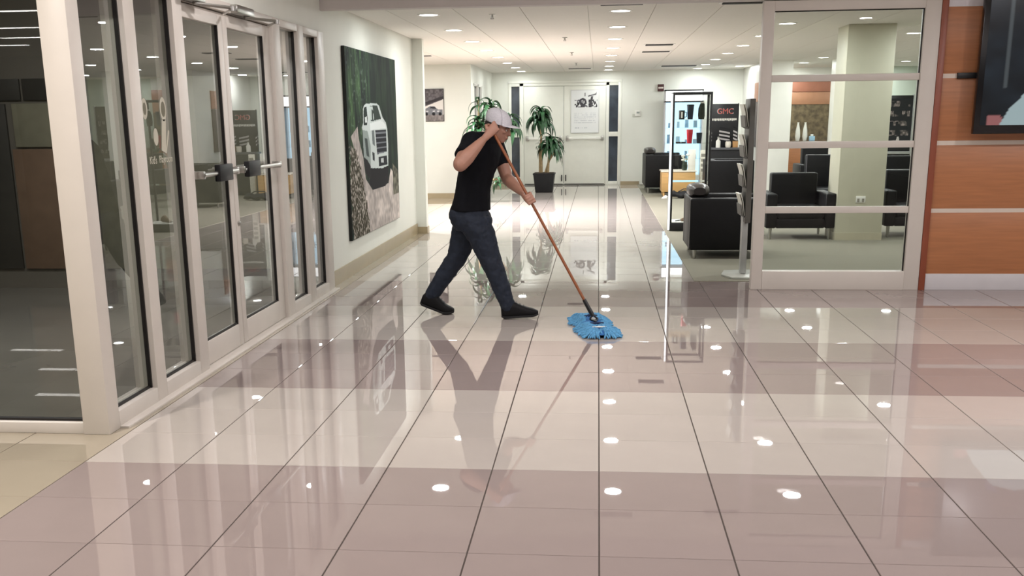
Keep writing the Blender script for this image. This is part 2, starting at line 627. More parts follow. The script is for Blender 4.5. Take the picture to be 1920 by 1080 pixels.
# entrance room that surrounds the camera
m_dim = mat('entrance_wall_paint', '#8d867c', .7, var=.05)
sbox('wall_entrance_back', (-16.2, 8.2, -15.1, -15.0, 0, 3.2), m_dim, 'grey wall behind the viewer', 'wall')
sbox('wall_entrance_left', (-16.2, -16.1, -15.0, 5.3, 0, 3.2), m_dim, 'grey wall to the far left of the entrance', 'wall')
sbox('wall_entrance_right', (8.1, 8.2, -15.0, 10.3, 0, 3.2), m_wall, 'wall to the far right of the entrance', 'wall')
kb = sbox('wall_entrance_panel', (-14, -6.0, -14.98, -14.9, 0, 2.1), mat('brown_panel', '#5a4a3c', .5, var=.2, scale=1.2),
          'dark brown panelling behind the viewer', 'wall')

# orange veneer wall with reveals, right
ow = struct('wall_right', 'orange wood veneer wall with pale horizontal reveal strips', cat='wall')
MB().box(3.06, 8.1, 10.2465, 10.42, 0, 3.2).build('backing', m_strip, ow)
MB().box(3.0, 3.055, 10.22, 10.30, 0, 2.585).build('edge_strip', mat('dark_rose_edge', '#8d4a33', .4, var=.06), ow, .002)
for z0, z1 in ((.152, .716), (.752, 1.322), (1.36, 1.906), (1.944, 2.51)):
    MB().box(3.06, 8.1, 10.245, 10.27, z0, z1).build('wood_panel', m_orange, ow, .003)
MB().box(3.06, 8.1, 10.235, 10.27, 0, .15).build('baseboard', mat('grey_white_base', '#cfccce', .4, var=.02), ow, .003)
MB().box(3.06, 8.1, 10.24, 10.27, 2.512, 2.585).build('top_band', mat('pale_band', '#d9d4d6', .5, var=.02), ow)

# ================================================================ RIGHT GLASS PARTITION
pt = struct('window_1', 'pale framed glass partition with three glazing bars beside the orange wall', cat='glass partition')
PY0, PY1 = 10.225, 10.335
MB().box(1.46, 1.56, PY0, PY1, 0, 2.59).build('post', m_frame, pt, .004)
MB().box(2.862, 2.998, PY0, PY1, 0, 2.59).build('post', m_frame, pt, .004)
MB().box(1.56, 2.862, PY0, PY1, 2.505, 2.59).build('rail', m_frame, pt, .004)
MB().box(1.56, 2.862, PY0 - .005, PY1, 0, .175).build('rail', m_frame, pt, .004)
zs = [.175, .745, 1.335, 1.925, 2.505]
for z in zs[1:-1]:
    MB().box(1.56, 2.862, PY0 + .02, PY1 - .02, z - .03, z + .03).build('glazing_bar', m_frame, pt, .004)
for a, b in zip(zs[:-1], zs[1:]):
    a2 = a + (.03 if a > .2 else 0)
    b2 = b - (.03 if b < 2.5 else 0)
    MB().box(1.562, 2.86, 10.278, 10.284, a2, b2).build('pane', m_glass, pt)
    MB().box(2.852, 2.862, 10.262, 10.277, a2, b2).build('gasket', m_gask, pt)
MB().box(1.562, 2.86, 10.262, 10.277, 2.497, 2.505).build('gasket', m_gask, pt)

# ================================================================ LEFT GLASS FRONT
FX, FB, GXP = -2.555, -2.69, -2.612       # frame face, frame back, pane
gf = struct('window_3', 'white framed glass front beside the entrance doors', cat='glass front')
MB().box(-2.70, FX, 5.19, 5.32, 0, 3.2).build('corner_post', m_frame, gf, .004)
for a, b in ((5.845, 5.985), (6.545, 6.70), (8.60, 8.79), (9.31, 9.50), (9.985, 10.2)):
    MB().box(FB, FX, a, b, 0, 2.40).build('mullion', m_frame, gf, .004)
for a, b in ((5.32, 5.845), (5.985, 6.545), (8.79, 9.31), (9.50, 9.985)):
    MB().box(FB, FX, a, b, 0, .095).build('sill', m_frame, gf, .004)
    MB().box(FB, FX, a, b, 2.34, 2.40).build('head', m_frame, gf, .004)
    MB().box(GXP - .003, GXP + .003, a, b, .095, 2.34).build('pane', m_glass_dk, gf)
    MB().box(GXP + .003, GXP + .026, b - .012, b, .095, 2.34).build('gasket', m_gask, gf)
    MB().box(GXP + .003, GXP + .018, a, b - .012, .095, .108).build('gasket', m_gask, gf)
MB().box(FB, FX, 6.70, 8.60, 2.335, 2.40).build('head', m_frame, gf, .004)
MB().box(FB - .02, FX + .05, 5.32, 10.2, -.004, .012).build('threshold', m_frame, gf, .003)
sbox('wall_over_doors', (WX - .3, -2.575, 5.2, 10.2, 2.40, 3.2), m_wall, 'white wall above the entrance doors', 'wall')
# pane that faces the viewer, left of the corner post
gl = struct('window_4', 'large dark pane left of the white corner post', cat='window')
MB().box(-6.2, -2.70, 5.25, 5.256, .06, 3.2).build('pane', m_glass_dk, gl)
MB().box(-6.2, -2.70, 5.20, 5.31, 0, .06).build('sill', m_frame, gl, .004)
MB().box(-6.2, -2.70, 5.235, 5.27, .06, .072).build('gasket', m_gask, gl)
sbox('wall_vestibule_front', (-16.1, -6.2, 5.2, 5.3, 0, 3.2), m_dim, 'grey wall left of the large dark pane', 'wall')
# vestibule behind
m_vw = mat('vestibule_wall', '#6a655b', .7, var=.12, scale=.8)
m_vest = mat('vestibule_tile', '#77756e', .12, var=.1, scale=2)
sbox('floor_vestibule', (-6.2, FB, 5.31, 10.2, -.003, .001), m_vest, 'dark tile floor of the unlit vestibule', 'floor')
sbox('wall_vestibule_left', (-6.3, -6.2, 5.3, 15.25, 0, 3.2), m_vw, 'dark outer wall of the vestibule', 'wall')
vb = sbox('wall_vestibule_back', (-6.2, WX - .3, 10.2, 10.3, 0, 3.2), m_vw, 'dark end wall of the vestibule', 'wall')
m_vp1 = mat('mirrored_tone_dark', '#3b3933', .5, var=.1)  # board colours imitate the entrance room mirrored in the dark pane
m_vp2 = mat('mirrored_tone_olive', '#85826e', .5, var=.1)
m_vp3 = mat('mirrored_tone_brown', '#7c6552', .5, var=.1)
for x0, x1, z0, z1, m in ((-6.15, -5.56, 1.83, 2.03, m_vp1), (-5.53, -4.9, 1.83, 2.03, m_vp1), (-5.66, -4.9, 1.39, 1.80, m_vp2), (-5.70, -4.9, .20, 1.37, m_vp3),
                          (-6.15, -5.73, .20, 1.80, m_vp1), (-4.87, -3.2, .2, 2.03, m_vp2)):
    MB().box(x0, x1, 10.17, 10.2, z0, z1).build('board', m, vb, .004)  # added board in place of a reflection in the pane


def glass_door(n, y0, y1, ls, rs, label, closer_c, bar, tagp):
    d = struct('door_%d' % n, label, cat='door')
    a, b = FX - .09, FX - .03
    MB().box(a, b, y0, y0 + ls, .015, 2.325).build('stile', m_frame, d, .004)
    MB().box(a, b, y1 - rs, y1, .015, 2.325).build('stile', m_frame, d, .004)
    MB().box(a, b, y0 + ls, y1 - rs, .015, .175).build('rail', m_frame, d, .004)
    MB().box(a, b, y0 + ls, y1 - rs, 2.24, 2.325).build('rail', m_frame, d, .004)
    MB().box(GXP - .003, GXP + .003, y0 + ls, y1 - rs, .175, 2.24).build('pane', m_glass_dk, d)
    MB().box(GXP + .003, GXP + .022, y1 - rs - .012, y1 - rs, .175, 2.24).build('gasket', m_gask, d)
    MB().box(GXP + .003, GXP + .017, y0 + ls, y1 - rs - .012, .175, .186).build('gasket', m_gask, d)
    pb = MB().tube([(b + .06, bar[0], 1.27), (b + .06, bar[1], 1.27)], .016, 12).build('push_bar', m_chrome, d)
    for yy in bar:
        MB().box(b - .005, b + .07, yy - .02, yy + .02, 1.245, 1.295).build('bar_mount', m_chrome, pb, .006)
    MB().box(b + .045, b + .085, tagp[0], tagp[1], 1.215, 1.325).build('bar_sign', m_plastic, d, .006)
    return d


d1 = glass_door(1, 6.705, 7.505, .05, .085, 'glass entrance door nearest the viewer, left leaf', 7.0, (6.77, 7.44), (7.02, 7.28))
d2 = glass_door(2, 7.515, 8.59, .085, .16, 'glass entrance door next to the picture wall, right leaf', 8.1, (7.58, 8.48), (7.63, 7.90))
MB().lathe([(.018, 0), (.018, .012), (.012, .016)], n=16).build('lock', m_chrome, d2, loc=(FX - .03, 7.555, .89), rot=(0, math.pi / 2, 0))
for d, yc in ((d1, 6.95), (d2, 7.95)):
    MB().box(FX - .03, FX + .05, yc - .33, yc + .05, 2.335, 2.395).build('closer_body', m_chrome, d, .01)
    MB().tube([(FX + .02, yc - .1, 2.325), (FX + .16, yc + .22, 2.325)], .011, 8).build('closer_arm', m_chrome, d)
    MB().tube([(FX + .16, yc + .22, 2.318), (FX + .0, yc + .52, 2.318)], .009, 8).build('closer_arm', m_chrome, d)
    MB().lathe([(.022, 0), (.022, .03)], (FX + .16, yc + .22, 2.305), 12).build('closer_pivot', m_chrome, d)
# decal on the second pane
dc = thing('window_decal', 'white cartoon sticker lettered for the playroom on the second glass pane', 'sticker', (GXP + .005, 6.25, 0))
m_dec = mat('sticker_white', '#b9b5a4', .6, var=.03)
m_dec2 = mat('sticker_grey', '#6e6a58', .6, var=.1)
rx = (math.pi / 2, 0, math.pi / 2)
text_mesh('word', "Kid's", .062, m_dec, dc, (0, -.055, 1.385), rx, .85)
text_mesh('word', 'Playroom', .062, m_dec, dc, (0, .135, 1.387), rx, .85)


def disc(name, y, z, r, ry, m, x=0.0, n=20):
    return MB().prism([(y + r * math.cos(2 * math.pi * i / n), z + ry * math.sin(2 * math.pi * i / n)) for i in range(n)], 'x', x, x + .0008).build(name, m, dc)


disc('head', .15, 1.68, .048, .07, m_dec)
disc('face_mark', .15, 1.68, .030, .045, m_dec2, .001)
disc('head', -.12, 1.68, .040, .06, m_dec)
disc('face_mark', -.12, 1.68, .022, .035, m_dec2, .001)
disc('hand', .01, 1.52, .035, .05, m_dec)
MB().prism([(.12, 1.62), (.18, 1.62), (.15, 1.45), (.20, 1.56), (.22, 1.55), (.15, 1.42), (.08, 1.44)], 'x', 0, .0008).build('body', m_dec, dc)

# ================================================================ CEILING FITTINGS
m_lens = emit('lamp_lens', (1.0, .97, .9), 16)
m_ring = mat('lamp_ring_white', '#f0eee8', .4, var=.01)
ring_me = MB().loft([((0, 0, z), (r, 0, 0), (0, r, 0)) for r, z in ((.125, 0), (.125, -.006), (.10, -.006), (.096, 0))], 28, cap=False).mesh('trim_ring')
ring_me.materials.append(m_ring)
lens_me = MB().lathe([(.097, 0), (.097, -.003)], n=24).mesh('lens')
lens_me.materials.append(m_lens)


def downlight(x, y, z, label, watts, colr, group):
    t = thing('downlight', label, 'ceiling light', (x, y, z), 0, group)
    link('trim_ring', ring_me, None, t)
    link('lens', lens_me, None, t)
    ld = bpy.data.lights.new('lamp_light', 'AREA')
    ld.shape = 'DISK'
    ld.size = .19
    ld.energy = watts
    ld.color = colr
    ld.spread = math.radians(180)
    lo = bpy.data.objects.new('lamp_light', ld)
    COL.objects.link(lo)
    lo.parent = t
    lo.location = (0, 0, -.012)
    return t


rows = ((-1.835, 'closest to the forest picture wall', range(8)), (.225, 'along the middle of the hallway', range(8)),
        (2.30, 'above the black armchairs', range(8)), (4.385, 'beyond the pale lounge column', range(8)),
        (6.51, 'deepest in the lounge', range(3, 8)))
for x, desc, rg in rows:
    for n, j in enumerate(rg):
        y = 12.0 + 2.07 * j
        if j == 7: y = 26.3
        downlight(x, y, CZ, 'round recessed downlight, %s from the front in the row %s' % (ORD[n], desc), LAMP_W * (1.45 if x > 2 else 1.1) * (.55 if j == 7 and x < 3 else .85 if j == 6 and x < 3 else 1), LAMP_COL,
                  'round recessed downlights')
downlight(3.16, 25.5, CZ, 'small downlight washing the side of the white pier', 20, LAMP_COL, None)
for n, (x, y) in enumerate(((-3.9, 17.2), (-3.9, 19.0), (-3.9, 20.8), (-5.6, 17.2), (-5.6, 19.0), (-5.6, 20.8))):
    downlight(x, y, CZ, 'bright showroom downlight in the side passage, %s of six' % ORD[n], ALCOVE_W * .8, (1, .96, 1.0), 'showroom downlights')
for rn, y in (('closest to the hallway', 7.0), ('above the corner post', 4.6), ('behind the viewer', 1.0)):  # unseen lamps added to light the foreground
    for cn, x in (('leftmost', -1.5), ('second', .5), ('third', 2.5), ('rightmost', 4.5)):
        downlight(x, y, 3.2, 'added unseen entrance downlight, %s in the row %s' % (cn, rn), FRONT_FILL_W * (2.6 if x > 4 else 1.0), FRONT_COL, 'added entrance downlights')
downlight(-3.3, 3.2, 3.2, 'warm entrance downlight in front of the white corner post', 105, (1.0, .93, .86), None)
for n, (x, y) in enumerate(((-3.6, 7.6), (-4.9, 7.6))):  # unseen lamps added to lift the tone behind the glass front
    downlight(x, y, 3.19, 'added unseen vestibule downlight %s' % ('next to the glass doors' if n == 0 else 'by the outer wall'), VEST_FILL_W, FRONT_COL, 'added vestibule downlights')
for n, y in enumerate((17.0, 18.6, 20.2)):
    t = thing('track_spotlight', 'bright track spotlight round the corner, %s of three, aimed at the hallway floor' % ORD[n], 'spotlight', (-4.3, y, CZ), 0, 'track spotlights')
    MB().tube([(0, 0, 0), (0, 0, -.06)], .012, 8).build('stem', m_ring, t)
    MB().tube([(-.05, 0, -.05), (.09, 0, -.135)], [.045, .055], 14).build('can', m_ring, t)
    ld = bpy.data.lights.new('lamp_light', 'SPOT')
    ld.energy = SPOT_W
    ld.color = (1, .93, .96)
    ld.spot_size = math.radians(80)
    ld.spot_blend = 1.0
    ld.shadow_soft_size = .05
    lo = bpy.data.objects.new('lamp_light', ld)
    COL.objects.link(lo)
    lo.parent = t
    lo.location = (.11, 0, -.15)
    lo.rotation_euler = Vector((3.2, 0, -2.4)).to_track_quat('-Z', 'Y').to_euler()
m_troff = emit('troffer_lens', (1, .97, .92), 14)
for n, (x, y) in enumerate(((-9.6, -7.5), (-10.6, -9.5), (-8.5, -4.9), (-12.2, -11.3))):
    t = thing('troffer_light', 'long ceiling light panel behind the viewer, %s of four' % ORD[n], 'ceiling light', (x, y, 3.2), 0, 'long entrance light panels')
    MB().box(-.62, .62, -.10, .10, -.012, 0).build('housing', m_ring, t, .003)
    MB().box(-.58, .58, -.075, .075, -.016, -.012).build('diffuser', m_troff, t)
m_vent = mat('vent_black', '#201d1a', .6, var=.1)


def vent(x, y, w, d, label, slots=3, z=CZ):
    t = thing('ceiling_vent', label, 'air vent', (x, y, z), 0, None)
    MB().box(-w / 2 - .03, w / 2 + .03, -d / 2 - .03, d / 2 + .03, -.006, 0).build('frame', m_ring, t, .002)
    for i in range(slots):
        yy = -d / 2 + (i + .5) * d / slots
        MB().box(-w / 2, w / 2, yy - d / slots * .38, yy + d / slots * .38, -.016, -.006).build('slot', m_vent, t)


vent(.22, 11.25, .42, .14, 'black slot vent in front of the middle downlight row')
vent(.93, 17.5, .42, .24, 'nearer of two black slot vents over the tile edge')
vent(.97, 19.3, .46, .22, 'farther of two black slot vents over the tile edge')
vent(-.43, 25.2, .5, .2, 'black slot vent just in front of the far double doors')
vent(1.75, 24.7, .75, .35, 'pale grey square vent above the lit display case', 6)
vent(-3.1, 19.3, .35, .12, 'small slot vent over the side passage', 2)
vent(1.47, 11.4, .5, .12, 'slot vent beside the top of the glass partition', 2)
for n, (x, y, lb) in enumerate(((-1.155, 12.1, 'sprinkler head nearest the viewer'), (-.48, 15.7, 'second sprinkler head along the hallway ceiling'),
                                (-.466, 19.2, 'third sprinkler head along the hallway ceiling'), (-.46, 22.8, 'farthest small sprinkler head before the doors'))):
    t = thing('sprinkler_head', lb, 'sprinkler', (x, y, CZ), 0, 'sprinkler heads')
    MB().lathe([(.035, 0), (.035, -.006), (.012, -.010), (.012, -.035)], n=14).build('escutcheon', m_chrome, t)
    MB().lathe([(.02, -.045), (.02, -.048)], n=12).build('deflector', m_plastic, t)
    for s in (-1, 1):
        MB().tube([(s * .010, 0, -.03), (s * .014, 0, -.046)], .003, 6).build('arm', m_chrome, t)

# ================================================================ PICTURES
m_print = attr_mat('printed_canvas', .7, spec=.08)
m_paper = attr_mat('printed_paper', .35)
TR = {'path': [(0.043, 0.544), (0.164, 0.594), (0.179, 0.527), (0.245, 0.428), (0.28, 0.304), (0.405, 0.231), (0.752, 0.243), (0.813, 0.332), (0.99, 0.241), (1.004, -0.003), (0.331, -0.006), (0.224, 0.187), (0.121, 0.434)],
      'verge': [(0.013, 0.496), (0.127, 0.47), (0.207, 0.34), (0.267, 0.213), (0.331, -0.006), (0.025, -0.01), (0.005, 0.282)],
      'body': [(0.297, 0.707), (0.338, 0.719), (0.544, 0.725), (0.6, 0.712), (0.666, 0.645), (0.739, 0.612), (0.765, 0.574), (0.773, 0.469), (0.758, 0.352), (0.625, 0.344), (0.381, 0.359), (0.33, 0.377), (0.258, 0.427), (0.253, 0.577), (0.242, 0.588), (0.271, 0.614), (0.277, 0.688)],
      'sidewin': [(0.298, 0.698), (0.346, 0.703), (0.358, 0.636), (0.342, 0.602), (0.279, 0.599), (0.285, 0.674)],
      'shield': [(0.411, 0.709), (0.562, 0.712), (0.635, 0.636), (0.445, 0.622), (0.397, 0.627)],
      'glare': [(0.41, 0.705), (0.465, 0.706), (0.489, 0.632), (0.397, 0.627)],
      'side': [(0.253, 0.576), (0.348, 0.568), (0.398, 0.482), (0.383, 0.374), (0.33, 0.377), (0.258, 0.427)],
      'door': [(0.285, 0.532), (0.337, 0.526), (0.363, 0.422), (0.311, 0.432)],
      'grille': [(0.5, 0.572), (0.736, 0.57), (0.737, 0.437), (0.524, 0.43)],
      'lamp': [(0.43, 0.57), (0.48, 0.569), (0.485, 0.479), (0.436, 0.493)],
      'fog': [(0.424, 0.45), (0.471, 0.44), (0.467, 0.393), (0.429, 0.403)],
      'intake': [(0.551, 0.415), (0.734, 0.416), (0.743, 0.36), (0.552, 0.36)],
      'wheel': [(0.26, 0.427), (0.321, 0.409), (0.383, 0.37), (0.381, 0.296), (0.284, 0.334)],
      'under': [(0.373, 0.359), (0.625, 0.348), (0.758, 0.354), (0.761, 0.259), (0.671, 0.232), (0.419, 0.234), (0.341, 0.268)],
      'mirror': [(0.306, 0.644), (0.344, 0.648), (0.345, 0.617), (0.308, 0.615)],
      'mirror2': [(0.635, 0.64), (0.672, 0.642), (0.675, 0.619), (0.638, 0.617)]}


def forest(u, v):
    img = np.zeros(u.shape + (3,))
    streak = vnoise(u, v, 34, 5, 0) * .6 + vnoise(u, v, 70, 16, 1) * .4
    leaf = vnoise(u, v, 60, 50, 2)
    left = np.clip(1 - u * 1.8, 0, 1)
    a = np.array([33, 43, 39]) / 255
    b = np.array([104, 142, 88]) / 255
    k = np.clip((streak - .33) * 1.5, 0, 1) * (.25 + .75 * left)
    img[:] = a + (b - a) * k[..., None]
    img += ((leaf > .80) & (left > .3))[..., None] * .10
    m = inpoly(u, v, TR['path'])
    n = vnoise(u, v, 50, 40, 3) * .5 + vnoise(u, v, 14, 10, 4) * .5
    img[m] = (np.array([190, 180, 174]) / 255 * (.74 + .5 * n[..., None]))[m]
    ju = u + .05 * (vnoise(u, v, 60, 46, 1) - .5)
    m = inpoly(ju, v, TR['verge'])
    n = vnoise(u, v, 126, 100, 5)
    img[m] = (np.array([64, 60, 48]) / 255 + (np.array([178, 170, 160]) - np.array([64, 60, 48])) / 255 * np.clip((n - .45) * 3.2, 0, 1)[..., None])[m]
    edge = (u > .86) & (v < .36 - (u - .86) * .4) & (v > .16)
    img[edge] = (np.array([98, 96, 84]) / 255 * (.6 + .8 * vnoise(u, v, 60, 50, 6)[..., None]))[edge]
    paint(img, inpoly(u, v, TR['under']), (30, 30, 33))
    paint(img, inpoly(u, v, TR['body']), (198, 206, 204))
    paint(img, inpoly(u, v, [(.40, .61), (.64, .63), (.73, .60), (.74, .578), (.50, .575), (.40, .57)]), (226, 231, 230))
    paint(img, inpoly(u, v, TR['sidewin']), (40, 50, 48))
    paint(img, inpoly(u, v, TR['mirror']), (220, 226, 224))
    paint(img, inpoly(u, v, TR['mirror2']), (214, 220, 218))
    paint(img, inpoly(u, v, TR['shield']), (52, 62, 58))
    g = inpoly(u, v, TR['glare']) & (vnoise(u, v, 40, 40, 7) > .4)
    paint(img, g, (190, 200, 196))
    paint(img, inpoly(u, v, TR['side']), (146, 156, 152))
    paint(img, inpoly(u, v, TR['door']), (70, 78, 76))
    gm = inpoly(u, v, TR['grille'])
    paint(img, gm, (34, 37, 44))
    paint(img, gm & (np.mod(v * 34, 1.0) > .70), (118, 122, 128))
    paint(img, inpoly(u, v, TR['lamp']), (110, 118, 118))
    paint(img, inpoly(u, v, TR['fog']), (52, 58, 58))
    paint(img, inpoly(u, v, TR['intake']), (38, 42, 46))
    paint(img, inpoly(u, v, [(.60, .405), (.66, .405), (.66, .375), (.60, .38)]), (190, 194, 194))
    paint(img, inpoly(u, v, TR['wheel']), (36, 36, 38))
    return np.clip(img, 0, 1)


cv = thing('canvas_print', 'large canvas of a white pickup truck on a forest track', 'picture', (WX + .001, 12.465, .37), math.pi / 2)
MB().box(-1.385, 1.385, -.035, 0, 0, 1.97).build('stretcher', mat('canvas_edge', '#1d211e', .7, var=.2), cv, .004)
print_panel('print', 2.76, 1.96, 360, 270, forest, m_print, cv, (0, -.0362, .005))


def airfield(u, v):
    img = np.ones(u.shape + (3,)) * (np.array([216, 212, 206]) / 255)
    roof = v > .40 + .26 * u + .02
    img[roof] = (np.array([98, 94, 96]) / 255 * (.8 + .4 * vnoise(u, v, 14, 22, 0)[..., None]))[roof]
    paint(img, (v > .46 + .24 * u) & (v < .56 + .22 * u), (64, 61, 63))
    g = v < .2
    img[g] = (np.array([128, 122, 120]) / 255 * (.85 + .3 * vnoise(u, v, 20, 12, 1)[..., None]))[g]
    paint(img, inpoly(u, v, [(.06, .2), (.06, .34), (.2, .40), (.38, .47), (.6, .46), (.74, .36), (.96, .36), (.96, .2)]), (120, 122, 126))
    paint(img, inpoly(u, v, [(.36, .40), (.42, .45), (.6, .44), (.68, .38)]), (58, 58, 62))
    for cx_ in (.2, .54, .84):
        paint(img, (u - cx_) ** 2 + ((v - .22) * 1.4) ** 2 < .0055, (46, 46, 48))
    for x in (.2, .5, .7):
        paint(img, inpoly(u, v, [(x, .28), (x + .1, .29), (x + .1, .33), (x, .32)]), (198, 198, 200))
    return np.clip(img, 0, 1)


sp = thing('photo_print', 'small black and white photo print of cars under a roof', 'picture', (-3.40, 22.499, 1.575))
MB().box(-.235, .235, -.025, 0, 0, .65).build('frame', m_black, sp, .004)
print_panel('print', .45, .63, 60, 80, airfield, m_print, sp, (0, -.0262, .01))


def poster_fn(u, v):
    img = np.ones(u.shape + (3,)) * (np.array([232, 233, 232]) / 255)
    top = v > .55
    n = vnoise(u, v, 26, 30, 0)
    m = top & (v < .78) & (u > .12) & (u < .95) & (n > .42) & (v > .60)
    img[m] = np.where(n[..., None] > .6, np.array([52, 50, 54]) / 255, np.array([120, 118, 122]) / 255)[m]
    r = np.hypot(u - .42, (v - .73) * 1.5)
    paint(img, (r > .07) & (r < .135), (70, 68, 74))
    paint(img, r < .05, (150, 150, 152))
    paint(img, inpoly(u, v, [(.66, .62), (.74, .62), (.80, .86), (.72, .86)]), (74, 72, 76))
    paint(img, inpoly(u, v, [(.62, .85), (.92, .90), (.92, .96), (.88, .92), (.62, .88)]), (96, 94, 98))
    paint(img, (np.abs(u - .50) < .018) & (v > .86) & (v < .95), (70, 70, 74))
    tx = (v < .50) & (v > .2) & (np.mod(v * 22, 1) < .35) & (u > .1) & (u < .9) & (vnoise(u, v, 40, 22, 3) > .35)
    paint(img, tx, (206, 208, 210))
    paint(img, (v > .10) & (v < .125) & (u > .1) & (u < .6) & (vnoise(u, v, 50, 10, 4) > .4), (184, 186, 190))
    return img


po = thing('door_poster', 'framed white poster with a grey machinery drawing on the far right door', 'poster', (-.325, BY - .001, 1.245))
MB().box(-.35, .35, -.018, 0, 0, 1.03).build('frame', mat('silver_frame', '#d4d4d0', .35, var=.03), po, .004)
print_panel('print', .66, .99, 70, 105, poster_fn, m_paper, po, (0, -.0192, .02))

# wall bits on the back wall
th = thing('thermostat', 'small pale control box on the back wall right of the doors', 'thermostat', (.955, BY, 1.70))
MB().box(-.07, .07, -.03, 0, -.07, .07).build('case', m_white, th, .008)
MB().box(-.03, .04, -.034, -.03, .0, .04).build('display', mat('lcd_grey', '#9aa09a', .4), th)
MB().box(-.13, -.075, -.012, 0, -.085, -.01).build('side_plate', mat('plate_grey', '#c6c6bc', .5), th, .003)
ex = thing('alarm_beacon', 'small dark red alarm unit high on the back wall', 'alarm', (1.49, BY, 2.28))
MB().box(-.075, .075, -.06, 0, -.07, .09).build('case', mat('dark_red_plastic', '#4a2424', .4, var=.05), ex, .008)
MB().box(-.06, .06, -.066, -.058, -.01, .03).build('lens', mat('pale_lens', '#d9cfc8', .3), ex, .003)
ol = thing('wall_socket', 'small socket low on the side passage wall by the corner', 'socket', (-3.62, 22.5, .34))
MB().box(-.04, .04, -.01, 0, -.06, .06).build('plate', m_white, ol, .004)
for z in (-.025, .025):
    MB().box(-.015, .015, -.013, -.01, z - .014, z + .014).build('outlet', MATS['socket_grey'], ol)

# ================================================================ TELEVISION
def tv_fn(u, v):
    n = vnoise(u, v, 6, 5, 0) * .6 + vnoise(u, v, 18, 14, 1) * .4
    img = (np.array([34, 42, 50]) / 255)[None, None] * (.55 + .9 * n[..., None])
    paint(img, (np.abs(u - .10) < .008) & (v > .3), (96, 104, 108))
    paint(img, inpoly(u, v, [(.03, 0), (.03, .075), (.08, .085), (.11, .03), (.11, 0)]), (196, 128, 128))
    paint(img, inpoly(u, v, [(.085, 0), (.12, .12), (.17, .22), (.22, .33), (.34, .38), (.46, .34), (.54, .22), (.60, 0)]), (206, 230, 234))
    paint(img, ((u - .30) ** 2 * 2.6 + (v - .50) ** 2) < .017, (70, 52, 48))
    paint(img, inpoly(u, v, [(.19, .28), (.24, .34), (.26, .40), (.21, .38)]), (84, 88, 132))
    return np.clip(img, 0, 1)


tv = thing('television', 'wall mounted flat television showing a person in white against the orange wall', 'television', (4.30, 10.04, 1.42))
MB().box(-1.0, 1.0, 0, .06, 0, 1.17).build('bezel', mat('tv_black', '#0c0c0f', .25, var=.05), tv, .008)
MB().box(-.3, .3, .06, .205, .3, .8).build('mount', m_black, tv, .006)
MB().box(-1.12, -.6, .175, .204, .48, .53).build('mount_arm', m_black, tv, .004)
print_panel('screen', 1.90, 1.06, 120, 70, tv_fn, attr_mat('tv_screen', .2, .42), tv, (0, -.0015, .075))

# ================================================================ FURNITURE
def armchair(label, x, y, rotz, w=.92, d=.80, arm_h=.70, back_h=.72, leg_h=.10, bolster=None, arm_w=.14, seats=1, legm=None):
    t = thing('armchair', label, 'armchair', (x, y, .006), rotz, 'black leather lounge seats')
    legm = legm or m_chrome
    L = m_leather
    y0, y1 = -d / 2, d / 2                     # front, back
    for s in (-1, 1):
        MB().box(s * w / 2, s * (w / 2 - arm_w), y0, y1, leg_h, arm_h).build('arm', L, t, .025, 3)
    MB().box(-w / 2 + arm_w, w / 2 - arm_w, y1 - .18, y1, leg_h, back_h).build('backrest', L, t, .025, 3)
    MB().box(-w / 2 + arm_w, w / 2 - arm_w, y0 + .02, y1 - .17, leg_h, .27).build('seat_base', L, t, .01)
    sw_ = (w - 2 * arm_w) / seats
    for i in range(seats):
        a = -w / 2 + arm_w + i * sw_
        MB().box(a + .004, a + sw_ - .004, y0, y1 - .18, .272, .43).build('seat_cushion', L, t, .04, 3)
    for sx in (-1, 1):
        for sy in (-1, 1):
            px, py = sx * (w / 2 - .07), sy * (d / 2 - .07)
            MB().tube([(px, py, 0), (px, py, leg_h + .01)], [.016, .024], 10).build('leg', legm, t)
    if bolster:
        bw_ = bolster
        rings = []
        for i in range(9):
            q = i / 8
            xx = -bw_ / 2 + bw_ * q
            k = (1 - abs(2 * q - 1) ** 4) ** .5 * .45 + .55
            rings.append(((xx, y1 - .12, max(arm_h, back_h) + .066), (0, .125 * k, 0), (0, 0, .078 * k)))
        MB().loft(rings, 18, power=2.8).build('head_roll', mat('worn_brown_leather', '#2a2523', .35, var=.2, scale=10, bump=.15, bscale=80), t)
    return t


armchair('black leather cube armchair beside the brochure stand, nearest the glass partition', 1.47, 12.93, math.pi / 2, .95, .82, .69, .69, .10, .55)
armchair('long black leather seat at the far end, left of the wooden table', 1.45, 24.5, math.pi / 2, 1.75, .84, .81, .81, .12, .75, seats=2)
armchair('black leather armchair in front of the black poster stand', 2.42, 20.6, math.pi / 2, .95, .84, .82, .82, .10)
armchair('black armchair facing the viewer behind the glass partition, left of the pale column', 2.67, 14.85, 0, .90, .80, .60, .84, .15)
armchair('black armchair half hidden right of the pale column behind the glass', 4.28, 15.1, 0, .95, .80, .62, .86, .15)
armchair('dark armchair farther back, right of the pale column', 5.0, 18.3, 0, .95, .80, .62, .93, .15)
armchair('dark armchair behind the one that faces the viewer', 3.80, 18.6, 0, .85, .80, .62, .95, .15)
armchair('farthest dark armchair before the reception desk', 4.35, 22.2, 0, .8, .80, .66, .98, .15)

